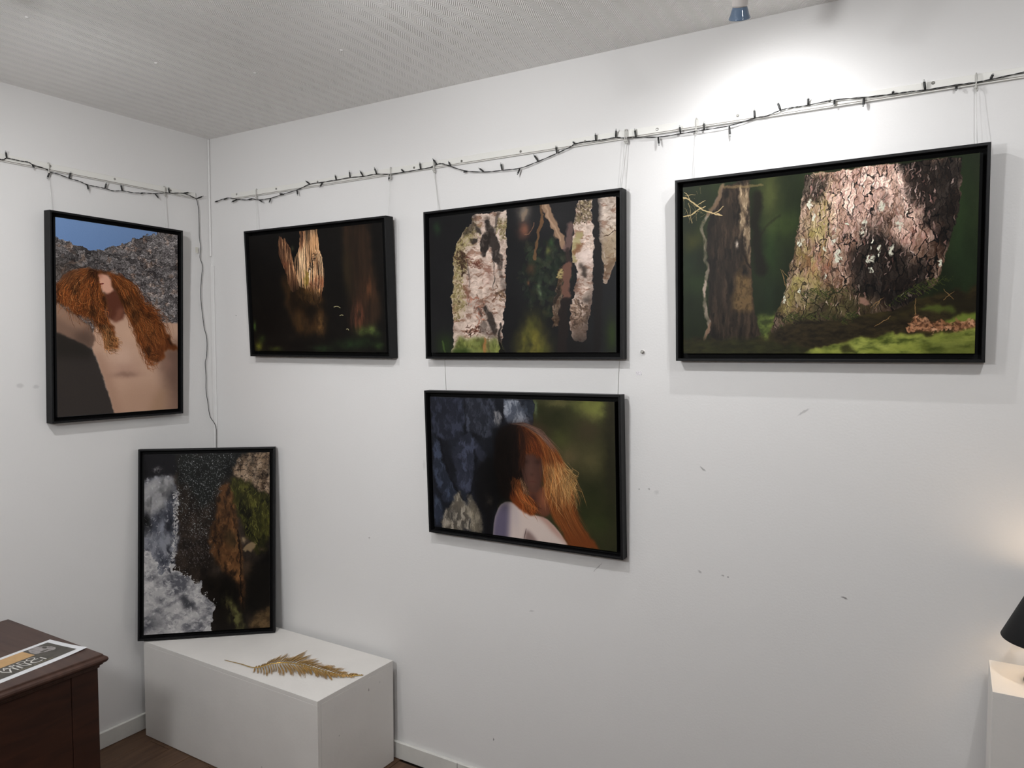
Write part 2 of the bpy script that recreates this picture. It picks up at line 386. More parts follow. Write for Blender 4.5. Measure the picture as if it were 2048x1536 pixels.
        G = np.array(G); cols = np.array(cols, np.float32); T = np.linspace(0, 1, 60)
        N = 260; TT = np.linspace(0, 1, N)
        for i in range(n):
            f = s.r.random() * (len(G)-1); k = min(int(f), len(G)-2) if len(G) > 1 else 0; f -= k
            c = G[k] * (1-f) + G[min(k+1, len(G)-1)] * f
            c = c + s.r.normal(0, spread, 2) * (.3 + T[:, None])
            ph, fr = s.r.random()*6.3, 4 + (9 if wob < .025 else 16)*s.r.random(); am = wob * (.2 + T) * s.r.random()
            c[:, 0] += am * np.sin(ph + fr*T); c[:, 1] += am * .6 * np.cos(ph + fr*T*1.1)
            t0 = s.r.random()*.35; t1 = 1 - s.r.random()*taper; tt = t0 + (t1-t0)*TT
            px = np.interp(tt, T, c[:, 0]) * s.W; py = np.interp(tt, T, c[:, 1]) * s.H
            t = s.r.random() * (len(cols)-1); q = int(t); col = cols[q]*(1-(t-q)) + cols[min(q+1, len(cols)-1)]*(t-q)
            sh = .78 + .3*np.sin(ph*2 + 9*tt + 3*f)
            C = col[None] * sh[:, None]
            al = a * np.clip(np.minimum(TT*(5 if fade else 40), (1-TT)*6), 0, 1)
            for ox, oy, wgt in ((0, 0, 1), (1, 0, .7), (0, 1, .7)):
                X = (px+ox).astype(int); Y = (py+oy).astype(int); ok = (X >= 0) & (X < s.W) & (Y >= 0) & (Y < s.H)
                X, Y = X[ok], Y[ok]; q = (al[ok]*wgt)[:, None]
                s.im[Y, X] = s.im[Y, X]*(1-q) + C[ok]*q
    def ripple(s, amp, sc, octv=3):
        """small-scale organic displacement of everything painted so far"""
        X = np.clip(s.x + (s.noise(sc, sc, octv) - .5) * 2*amp*s.k, 0, s.W-1.01); Y = np.clip(s.y + (s.noise(sc, sc, octv) - .5) * 2*amp*s.k, 0, s.H-1.01)
        ix, iy = X.astype(int), Y.astype(int); fx, fy = (X-ix)[..., None], (Y-iy)[..., None]; I = s.im
        s.im = (I[iy, ix]*(1-fx) + I[iy, ix+1]*fx)*(1-fy) + (I[iy+1, ix]*(1-fx) + I[iy+1, ix+1]*fx)*fy
    def crisp(s, amt=.5, rad=2):
        s.im = np.clip(s.im + amt * (s.im - s.blur(s.im, rad)), 0, 255)
    def finish(s, grain=5):
        s.im += (s.r.random((s.H, s.W, 1), dtype=np.float32) - .5) * grain
        return np.clip(s.im, 0, 255)

def art_big_trunk():                       # mossy pine trunk with sunlit scaly bark
    A = Art(930, 620, (22, 40, 22), 5)
    n = A.noise(170, 170, 3)
    A.put(n, (34, 58, 30), .8)
    for u, v, ru, rv, c, a in ((0.3326,0.0529,0.041,0.203,(74,104,58),0.8),(0.3914,0.2883,0.053,0.075,(62,108,46),0.8),(0.036,0.3252,0.047,0.064,(66,88,34),0.8),(0.0506,0.5697,0.047,0.075,(42,84,42),0.7),(0.957,0.2405,0.036,0.32,(34,70,38),0.8),(0.958,0.5402,0.053,0.171,(30,62,40),0.7),(0.3305,0.6818,0.041,0.117,(26,52,34),0.8),(0.3353,0.4405,0.036,0.128,(38,84,36),0.7),(0.0289,0.4512,0.036,0.064,(30,58,40),0.6)):
        A.put(A.blob(u, v, ru, rv), c, a)
    A.put(A.noise(60, 130, 4), (14, 24, 12), .5)
    A.put(A.line([(.291,.085),(.279,.273),(.286,.415),(.307,.528)], [30,26,28,36], 16), (18, 19, 11), .85)
    A.put(A.line([(.289,.335),(.328,.26),(.372,.217)], 7, 6), (24, 26, 14), .45)
    A.im *= np.float32((1.12, .86, .72))
    # forest floor
    g = A.poly([(-0.007,.9),(.157,.913),(.312,.905),(.364,.785),(.585,.774),(.756,.744),(.894,.688),(1.011,.669),(1.018,1.025),(-0.007,1.031)], 5, 10)
    A.put(g, (30, 24, 13)); A.put(g * A.noise(40, 14, 4), (64, 56, 22), .75)
    A.put(A.poly([(.285,.781),(.363,.774),(.364,.825),(.332,.916),(.303,.915)], 7, 14, 20) * (.35 + .65*A.noise(16, 14, 3)), (112, 130, 52), .9)
    A.put(A.poly([(.895,.715),(.966,.692),(1.012,.757),(1.014,.811),(.918,.834)], 8, 10), (30, 26, 14), .8)
    A.put(A.poly([(.832,.757),(.937,.758),(.937,.789),(.854,.795)], 4, 8), (84, 104, 34), .7)
    A.put(A.poly([(.902,.829),(.958,.798),(1.013,.793),(1.014,.833),(.944,.848)], 4, 7), (112, 132, 44), .9)
    # far left trunk
    m = A.poly([(.154,.022),(.258,-0.005),(.261,.271),(.269,.617),(.28,.761),(.306,.921),(.094,.923),(.106,.711),(.093,.249),(.124,.109)], 2, 3)
    A.put(m, (37, 29, 22)); A.put(m * A.noise(9, 60, 4)**2, (76, 60, 45), .75); A.put(m * np.clip(A.noise(12, 40, 3)*2-1.1, 0, 1), (18, 14, 10), .8)
    A.put(m * A.blob(*(.1,.395), .03, .4), (24, 19, 14), .6)
    l = A.poly([(.218,.023),(.258,.01),(.263,.271),(.267,.515),(.23,.348),(.22,.306),(.226,.175)], 3, 5) * m
    A.put(l * np.clip(A.noise(26, 60, 3)*2.2-.35, 0, 1), (122, 102, 78), .9); A.put(l * A.noise(7, 22, 4)**2, (206, 182, 146), .7); A.put(l * np.clip(A.noise(10, 34, 3)*2-1, 0, 1), (44, 34, 25), .8)
    l = A.poly([(.23,.399),(.264,.514),(.27,.647),(.275,.75),(.232,.779),(.194,.736),(.204,.571),(.22,.49)], 8, 6) * m
    A.put(l * np.clip(A.noise(40, 60, 3)*2-.3, 0, 1), (118, 92, 54), .85); A.put(l * np.clip(A.noise(9, 14, 3)*2-.8, 0, 1), (62, 47, 26), .7)
    A.put(A.blob(*(.211,.361), .005, .02), (220, 205, 190), .8)
    A.put(A.line([(.233,.308),(.23,.409),(.264,.504)], 6, 2), (32, 24, 16), .9)
    # pale crooked sapling and bare twigs
    A.put(A.line([(.158,.007),(.137,.111),(.096,.176),(.07,.251),(.089,.311),(.085,.415),(.102,.49),(.09,.562),(.083,.657),(.09,.774),(.109,.817),(.085,.917)], [13,14,11,11,10,12,9,12,12,11,14,9], 5) * (.35 + .65*A.noise(14, 40, 3)), (146, 132, 118), .95)
    A.put(A.line([(.158,.007),(.137,.111),(.096,.176)], [13,14,9], 6), (112, 88, 64), .7)
    A.put(A.line([(.09,.562),(.083,.657)], 10, 4), (196, 172, 160), .7); A.put(A.line([(.109,.817),(.085,.917)], 12, 4), (120, 84, 60), .6)
    for k in range(26):
        a = Z5P(115 + 110*A.r.random(), 350 + 190*A.r.random()); A.tick(a, (a[0] + A.r.normal()*.016, a[1] + A.r.normal()*.03), 1, (150, 128, 84), .7)
    for pts, w in (([(0,.173),(.036,.166),(.064,.136),(.092,.124)],5),([(0,.058),(.029,.073),(.057,.119),(.085,.154),(.155,.185)],6),([(.029,.073),(.006,.027)],3),([(.113,.174),(.144,.158),(.161,.133)],4),([(.057,.119),(.068,.1),(.092,.093)],3),([(.006,.048),(.05,.05)],2),([(.022,.092),(.029,.146),(.036,.22)],2),([(.007,.122),(.029,.198)],2),([(.155,.185),(.134,.17)],6)):
        A.put(A.line(pts, w*.75, 1), (200, 174, 122), .85)
    A.put(A.line([(.161,.023),(.235,.036),(.307,.036)], 9, 4), (132, 110, 70), .5)
    # the big trunk
    T = A.poly([(.457,.003),(.717,.006),(.949,.008),(.947,.239),(.93,.386),(.911,.482),(.897,.57),(.88,.641),(.826,.711),(.773,.764),(.689,.779),(.586,.818),(.477,.819),(.396,.836),(.335,.896),(.363,.764),(.379,.685),(.403,.527),(.425,.371),(.444,.217),(.453,.074)], 1, 4)
    val, e = A.cells(25, 78, .95, .8, 60); v2, e2 = A.cells(11, 34, .95, .9, 24); brk = A.noise(60, 90, 3)
    base = np.empty_like(A.im); base[:] = (132, 104, 86)
    tone = A.noise(120, 150, 3)[..., None]
    base = base * (1-tone*.6) + np.float32((158, 122, 106)) * tone * .6
    base += ((val - .5) * 62)[..., None] + ((v2 - .5) * 40)[..., None] + ((A.noise(7, 18, 3)-.5) * 46)[..., None]
    crack = np.clip(1 - e * 3.6, 0, 1) * np.clip(brk*2 - .35, 0, 1) + np.clip(1 - e2 * 2.2, 0, 1) * .42 * np.clip(1.5 - brk*1.4, 0, 1)
    base *= (1 - np.clip(crack, 0, .9))[..., None]
    keep = A.im.copy(); A.im = base
    def spot(px, py, ru, rv): return A.blob(*Z5P(px, py), ru, rv)
    hi = np.clip(spot(1090, 330, .125, .22) + spot(1250, 300, .08, .12) + .8*spot(1390, 460, .05, .16) + .6*spot(1000,520,.06,.14), 0, 1)
    A.im += (hi * (.75 + .25*val) * (1-crack*.7))[..., None] * np.float32((98, 88, 88))
    ms = np.clip(spot(880, 520, .045, .2)*.8 + spot(840, 740, .05, .22)*.9 + spot(760, 920, .07, .2) + spot(900, 1010, .12, .08), 0, 1) * A.noise(26, 50, 4)
    A.put(ms * (1-crack*.5), (168, 160, 76), 1.1 * .75)
    A.put(spot(900, 1010, .17, .09) * A.noise(30, 30, 3), (72, 70, 28), .9)
    def mulp(pts, soft, warp, f): A.mul(A.poly(pts, soft, warp, 40), f)
    mulp([(.749,-0.037),(.952,-0.004),(.961,.434),(.91,.428),(.888,.381),(.852,.349),(.844,.24),(.801,.18),(.783,.077),(.745,.016)], 9, 26, .27)
    mulp([(.599,.449),(.638,.368),(.745,.372),(.783,.422),(.806,.507),(.85,.539),(.882,.614),(.884,.714),(.756,.753),(.631,.671),(.589,.601),(.617,.527)], 10, 28, .3)
    mulp([(.454,-0.003),(.52,0),(.518,.057),(.519,.171),(.489,.195),(.476,.145),(.447,.208)], 6, 16, .42)
    mulp([(.391,.288),(.435,.294),(.401,.626),(.351,.825),(.313,.926)], 16, 6, .62)
    mulp([(.584,.639),(.893,.615),(.897,.824),(.352,.906),(.364,.805)], 22, 20, .62)
    mulp([(.826,.418),(.929,.36),(.911,.5),(.883,.632),(.844,.529)], 12, 22, .7)
    mulp([(.631,.301),(.744,.298),(.734,.38),(.644,.397)], 14, 26, .62)
    A.put(A.blob(*(.815,.381), .05, .05) * A.noise(14, 30, 3), (176, 92, 84), .55)
    A.put(A.blob(*(.522,.498), .07, .09) * A.noise(10, 40, 3), (170, 92, 76), .55)
    ln = A.noise(9, 11, 3)
    for px, py, ru, rv in ((838,360,.006,.05),(828,430,.008,.035),(848,490,.007,.03),(772,632,.014,.035),(966,565,.006,.03),(960,630,.009,.03),(985,720,.013,.06),(905,835,.006,.025),(680,960,.008,.04),(1130,560,.014,.05),(1232,440,.012,.06),(1330,545,.014,.05),(1165,735,.014,.035),(1216,692,.006,.035),(1285,690,.009,.035),(1180,650,.007,.03),(1035,535,.008,.012),(765,915,.006,.025),(1560,765,.006,.03),(760,560,.006,.02),(910,675,.008,.02),(1172,800,.008,.02)):
        A.put(np.clip(A.blob(*Z5P(px, py), ru, rv, 3) * 2.6 * ln - .45, 0, 1), (206, 208, 190), .95)
    # curled bark flakes catching light
    A.dabs(900, T * (hi + .06), [(226, 200, 192), (150, 100, 92), (236, 216, 206)], 9, 1.75, .3, 4, .55)
    A.dabs(700, T, [(30, 20, 14), (60, 40, 30)], 9, 1.75, .5, 6, .6)
    A.ripple(3, 13); A.crisp(.5, 2)
    A.im = keep * (1-T[..., None]) + A.im * T[..., None]
    # undergrowth over the foot of the trunk
    dark = A.poly([(.312,.916),(.402,.811),(.562,.812),(.729,.828),(.811,.784),(.896,.778),(.938,.807),(.866,.86),(.802,.886),(.753,.894),(.611,.925),(.581,.954),(.479,.988),(.3,.988)], 7, 14)
    A.put(dark, (28, 22, 13), .92); A.put(dark * A.noise(22, 9, 4), (78, 66, 34), .5)
    fr = [(46, 58, 20), (78, 90, 30), (26, 36, 14)]
    for (x0, y0, x1, y1) in ((800,990,1050,915),(690,1090,1010,1080),(1250,1010,1500,880),(1330,960,1560,850),(770,960,900,930),(640,1120,760,1060),(1420,940,1620,850),(1000,1100,1090,1060)):
        for k in range(40):
            t = k / 33; px = x0 + (x1-x0)*t; py = y0 + (y1-y0)*t - 26*math.sin(3.1*t)
            L = (26 * math.sin(3.0*t + .12) + 8) * (.5 + A.r.random()); c = fr[int(A.r.random()*3)]; py += A.r.normal()*7; px += A.r.normal()*6
            A.tick(Z5P(px, py), Z5P(px + L*.9, py + L*.55), 2, c, .6); A.tick(Z5P(px, py), Z5P(px + L*.6, py - L*.4), 2, c, .6)
    for a, b in (((.68,.75), (.722,.7)), ((.695,.76), (.714,.704)), ((.905,.725), (.935,.681)), ((.904,.67), (.936,.717)), ((.819,.868), (.823,.711)), ((.374,.519), (.394,.625)), ((.378,.524), (.403,.576)), ((.696,.855), (.746,.8))):
        A.put(A.line([a, b], 2.4, 1), (150, 116, 70), .85)
    A.put(A.poly([(.642,.691),(.665,.701),(.68,.731),(.66,.739),(.643,.724)], 2, 4), (152, 112, 96), .85)
    lit = A.poly([(.804,.867),(.822,.803),(.855,.832),(.918,.852),(.998,.828),(.998,.873),(.908,.879),(.813,.886)], 4, 8)
    A.put(lit, (112, 74, 44), .8); A.dabs(260, lit, [(214, 160, 124), (150, 98, 62), (60, 36, 22), (196, 132, 92)], 9, .2, 1.2, 2.5, .85)
    moss = A.poly([(.47,1.003),(.497,.963),(.563,.944),(.587,.954),(.611,.935),(.691,.917),(.753,.894),(.813,.9),(.898,.897),(1.015,.873),(1.018,1.016),(.47,1.018)], 4, 9)
    A.put(moss, (126, 138, 48)); A.put(moss * A.noise(70, 26, 4), (176, 186, 84), .8); A.put(moss * A.noise(44, 18, 4)**2, (56, 68, 20), .9)
    A.put(A.poly([(.584,.954),(.614,.945),(.638,.998),(.588,1.003)], 5, 6), (40, 38, 14), .8)
    A.put(A.poly([(.825,.947),(.899,.929),(1.001,.944),(1.003,1.003),(.868,1.003)], 16, 14), (64, 72, 24), .6)
    low = A.poly([(-0.007,.911),(.299,.921),(.479,.968),(.467,1.018),(-0.007,1.02)], 8, 8)
    A.put(low, (30, 32, 14), .6); A.put(low * A.noise(30, 12, 3), (58, 64, 26), .5)
    A.ripple(2, 14); A.crisp(.35, 2)
    return A.finish()

def art_birches():                          # two birch trunks in a dark wood
    A = Art(900, 600, (23, 23, 25), 11)
    A.put(A.noise(260, 260, 2), (30, 31, 33), .7)
    A.put(A.poly([(.446,.002),(.804,.011),(.773,.194),(.616,.176),(.458,.123)], 40), (44, 43, 46), .6)
    leaf = A.poly([(.55,.219),(.742,.224),(.76,.589),(.677,.719),(.567,.646),(.535,.49)], 14, 30)
    A.dabs(240, leaf, [(34, 48, 34), (26, 36, 28), (58, 72, 52), (44, 40, 28)], 20, 1.2, 1, 2, .5)
    for px, py, c, r in ((1085,575,(104,108,54),.012),(1115,505,(50,78,42),.012),(1012,860,(92,112,76),.012),(1015,920,(96,116,84),.009),(940,720,(84,58,40),.016),(925,830,(112,70,46),.008),(180,390,(34,58,36),.02)):
        A.put(A.blob(*Z3P(px, py), r, r*2.2), c, .75)
    # blurred branches
    A.put(A.blob(*(.542,.037), .03, .06), (150, 138, 124), .7); A.put(A.blob(*(.544,.159), .028, .045), (150, 92, 70), .75)
    A.put(A.line([(.555,.026),(.538,.091)], 24, 8), (136, 116, 98), .7)
    A.put(A.line([(.593,.106),(.59,.156),(.57,.188),(.544,.189)], 5, 2), (128, 92, 70), .7)
    A.put(A.line([(.638,.104),(.616,.201),(.592,.367)], [16,13,12], 4), (112, 80, 52), .85)
    A.put(A.line([(.629,-0.006),(.639,.07),(.638,.104)], [10,12,16], 4), (112, 80, 52), .8)
    A.put(A.line([(.658,.003),(.677,.075),(.705,.162),(.751,.29)], [38,30,28,22], 5), (146, 116, 92), .95)
    A.put(A.line([(.658,.003),(.67,.075),(.699,.161),(.736,.256)], [10,8,8,5], 5), (184, 152, 124), .6)
    A.put(A.line([(.782,.159),(.776,.235),(.763,.308)], [28,28,26], 10), (112, 86, 82), .8)
    A.put(A.line([(.767,.308),(.766,.473)], [28, 30], 9), (50, 40, 38), .9)
    # yellow-green plume
    A.put(A.poly([(.492,1.009),(.526,.887),(.547,.766),(.58,.69),(.613,.734),(.651,.855),(.683,1.008)], 24, 24) * (.3 + .7*A.noise(40, 60, 3)), (98, 98, 34), .8)
    A.put(A.blob(*(.579,.948), .06, .12) * A.noise(30, 40, 3), (150, 138, 46), .7)
    A.put(A.blob(*(.978,.886), .03, .12), (44, 62, 22), .8); A.put(A.blob(*(.085,.944), .05, .08), (36, 54, 22), .8)
    A.put(A.line([(.066,.916),(.084,.991)], 12, 6), (70, 98, 40), .7)
    def bark(pts, tint, warp=4):
        T = A.poly(pts, 1, warp, 14); b = np.empty_like(A.im); b[:] = tint
        b += ((A.noise(70, 100, 4)-.5) * 50)[..., None] + ((A.noise(16, 10, 4)-.5) * 46)[..., None]
        b = b * (1 - .35*np.clip((A.noise(34, 14, 5) - .6) * 4, 0, 1)[..., None] * np.float32((.7, 1, 1.15)))
        ridge = np.clip(1 - abs(A.noise(60, 46, 4) - .5) * 26, 0, 1) * np.clip(A.noise(60, 60, 2) * 2 - .7, 0, 1)
        b = b * (1-ridge[..., None]*.6) + np.float32((110, 70, 56)) * ridge[..., None]*.6
        A.im += T[..., None] * (b - A.im)
        return T
    # left birch
    T = bark([(.259,.02),(.35,.008),(.447,.005),(.449,.191),(.446,.345),(.443,.44),(.439,.64),(.419,.815),(.413,1.004),(.125,1.005),(.146,.78),(.135,.698),(.125,.633),(.14,.507),(.151,.247),(.166,.195),(.207,.129),(.252,.072)], (186, 166, 154))
    side = T * A.poly([(.118,.734),(.126,.191),(.265,.03),(.292,.138),(.227,.219),(.204,.324),(.202,.52),(.2,.646),(.184,.736)], 14, 24)
    A.put(side, (146, 132, 88), .55); A.dabs(700, side, [(184, 176, 120), (96, 82, 48), (150, 138, 84), (60, 46, 30)], 6, 0, 1.5, 1.6, .7)
    s2 = T * A.poly([(.411,.075),(.452,.071),(.451,.208),(.416,.222),(.403,.151)], 6, 12); A.dabs(160, s2, [(150, 140, 90), (80, 66, 40), (196, 186, 150)], 6, 0, 1.5, 1.6, .75)
    A.dabs(70, T * A.poly([(.154,.247),(.22,.272),(.225,.414),(.189,.429),(.16,.355)], 6, 10), [(40, 28, 22), (70, 48, 34)], 12, .8, .8, 3, .8)
    A.dabs(46, T * A.poly([(.219,.289),(.332,.379),(.318,.404),(.218,.36)], 5, 8), [(110, 60, 44), (80, 44, 34)], 12, .7, .6, 5, .8)
    A.put(T * A.blob(*(.338,.45), .035, .07) * A.noise(20, 20, 3), (150, 100, 90), .6); A.put(T * A.blob(*(.22,.548), .016, .05), (130, 92, 78), .7)
    A.put(T * A.line([(.202,.511),(.216,.557),(.23,.612)], 9, 3), (120, 80, 62), .6); A.put(T * A.line([(.371,.636),(.399,.585),(.437,.553)], 6, 2), (90, 60, 44), .8)
    A.dabs(60, T * A.poly([(.223,.593),(.316,.607),(.306,.856),(.27,.847),(.272,.703),(.229,.656)], 6, 8), [(120, 66, 50), (186, 120, 96), (60, 36, 28)], 10, .4, 1, 3, .75)
    A.dabs(50, T * A.poly([(.198,.818),(.313,.821),(.284,.874),(.212,.864)], 5, 8), [(110, 60, 44), (40, 26, 20)], 9, 0, 1, 3, .8)
    A.dabs(44, T * A.poly([(.379,.558),(.437,.561),(.433,.666),(.406,.621)], 5, 8), [(70, 44, 30), (170, 140, 110), (40, 26, 18)], 9, .6, .8, 3, .8)
    A.put(T * A.poly([(.412,.006),(.451,.012),(.449,.08),(.418,.076)], 4), (206, 190, 182), .5)
    dk = (38, 33, 31)
    for pts, w, so, a in (([(.248,.028),(.236,.114),(.207,.146)], [60,40,10], 12, .6), ([(.339,.074),(.365,.164),(.382,.253),(.402,.341),(.415,.399)], [30,40,46,40,20], 6, .9), ([(.331,.178),(.33,.247),(.319,.299)], [40,44,22], 4, .97), ([(.246,.19),(.278,.198)], [22,26], 4, .85), ([(.272,.092),(.306,.149)], [26,20], 8, .8), ([(.343,.04),(.342,.083)], [22,30], 9, .5), ([(.405,.014),(.394,.098),(.383,.166)], [14,14,10], 5, .6), ([(.325,.688),(.356,.751),(.376,.84)], [20,34,26], 8, .85), ([(.286,.686),(.303,.74)], [16,10], 5, .75), ([(.408,.429),(.434,.518),(.437,.561)], [14,30,20], 10, .5), ([(.374,.322),(.38,.462),(.372,.566)], [4,4,3], 1, .8), ([(.23,.326),(.232,.433),(.238,.522)], [7,6,4], 3, .45), ([(.411,.788),(.403,.902),(.413,1)], [6,16,22], 3, .95), ([(.313,.812),(.369,.866),(.397,.876)], [40,50,30], 12, .45)):
        A.put(np.clip(T * A.line(pts, w, so + 4) * (.55 + .9*A.noise(22, 30, 4)), 0, 1), dk, a)
    gr = A.poly([(.121,1.009),(.153,.908),(.197,.9),(.219,.918),(.27,.874),(.312,.892),(.34,.955),(.369,.911),(.403,.92),(.416,1.009)], 9, 12)
    A.put(gr, (92, 106, 42), .85); A.put(gr * A.noise(30, 50, 4)**2, (170, 180, 84), .8); A.put(gr * np.clip(A.noise(26, 40, 3)*2-1, 0, 1), (50, 58, 22), .7); A.put(A.poly([(.114,1.009),(.145,.945),(.24,.982),(.247,1.009)], 9, 8), (44, 62, 22), .9)
    A.put(A.line([(.319,.91),(.32,1)], 24, 10), (166, 108, 60), .8); A.put(A.line([(.341,.884),(.343,1)], 12, 8), (80, 70, 40), .6)
    A.put(A.line([(.403,.92),(.41,.973),(.42,1.004)], [6,14,22], 2), (18, 16, 14), .95)
    # far right trunk, dark stem, right birch
    T = bark([(.919,.002),(1.005,-0.001),(1.001,.411),(.974,.489),(.951,.572),(.937,.519),(.943,.438),(.927,.356),(.921,.195)], (176, 160, 148))
    A.put(T * A.poly([(.918,.227),(1.005,.205),(1.006,.444),(.924,.437)], 24, 14), (134, 114, 82), .7); A.put(T * A.poly([(.924,.437),(1.006,.396),(.948,.584)], 8, 10), (92, 68, 46), .7)
    A.put(T * A.line([(.941,.254),(.976,.242),(.999,.209)], 4, 1), (70, 50, 36), .8); A.put(T * A.blob(*(.924,.196), .012, .3), (60, 52, 48), .55)
    A.dabs(60, T, [(100, 76, 54), (214, 200, 190), (60, 42, 30)], 9, .3, .8, 3, .6)
    T = bark([(.751,.41),(.751,.472),(.738,.588),(.738,.671),(.722,.818),(.683,.804),(.69,.678),(.71,.578),(.719,.545),(.707,.481)], (84, 68, 54), 6)
    A.put(T * A.poly([(.751,.41),(.751,.489),(.716,.52),(.707,.481)], 3, 5), (168, 152, 96), .9); A.dabs(80, T, [(140, 120, 96), (40, 28, 22), (112, 84, 66)], 8, 1.2, .7, 3, .7)
    A.put(T * A.line([(.729,.554),(.697,.669)], 22, 5), (34, 28, 24), .8)
    A.put(A.line([(.769,.407),(.763,.506),(.753,.639)], [36,36,28], 8), (108, 74, 62), .95); A.put(A.line([(.75,.655),(.741,.806),(.737,1.008)], [40,42,40], 9), (34, 28, 27), .95)
    T = bark([(.821,-0.001),(.883,.002),(.893,.208),(.895,.418),(.888,.638),(.867,.785),(.855,.917),(.796,.933),(.773,.832),(.779,.698),(.803,.575),(.819,.445),(.788,.384),(.79,.294),(.804,.1)], (190, 170, 158))
    A.dabs(300, T * A.poly([(.804,-0.013),(.888,-0.001),(.888,.111),(.828,.152),(.804,.133)], 8, 14), [(120, 104, 76), (60, 48, 36), (176, 160, 120), (44, 34, 26)], 7, .9, .8, 2.5, .8)
    A.put(T * A.poly([(.788,.393),(.788,.278),(.81,.199),(.846,.219),(.834,.283),(.81,.313),(.816,.411)], 3, 8), (158, 150, 100), .8); A.put(T * A.poly([(.791,.335),(.822,.281),(.846,.276),(.822,.33),(.797,.352)], 3, 6), (120, 78, 50), .8)
    A.put(T * A.poly([(.822,.322),(.888,.321),(.891,.418),(.858,.431),(.822,.379)], 8, 8), (222, 204, 198), .7)
    A.put(T * A.poly([(.828,.421),(.864,.432),(.864,.505),(.822,.51),(.828,.47)], 5, 12), (44, 36, 32), .85); A.put(T * A.blob(*(.861,.648), .02, .025), (60, 52, 48), .8); A.put(T * A.blob(*(.809,.551), .015, .04), (80, 60, 52), .7)
    A.dabs(260, T * A.poly([(.772,.656),(.882,.678),(.864,.809),(.772,.823)], 8, 10), [(150, 126, 106), (56, 42, 34), (120, 96, 78), (190, 164, 144)], 9, .4, .8, 2.5, .8)
    A.put(T * A.poly([(.766,.781),(.876,.768),(.864,.942),(.778,.941)], 22, 10), (66, 50, 40), .75); A.put(T * A.poly([(.876,.629),(.9,.435),(.9,.843),(.852,.942),(.846,.776)], 10), (60, 48, 42), .7)
    A.put(A.poly([(.901,.001),(.918,.002),(.924,.356),(.936,.486),(.924,1),(.888,1),(.895,.597)], 5), (24, 21, 21), .95)
    A.put(A.poly([(.765,.916),(.876,.9),(.888,1.008),(.753,1.008)], 18), (24, 22, 22), .8)
    A.ripple(4.5, 26, 3); A.crisp(.4, 2)
    return A.finish()

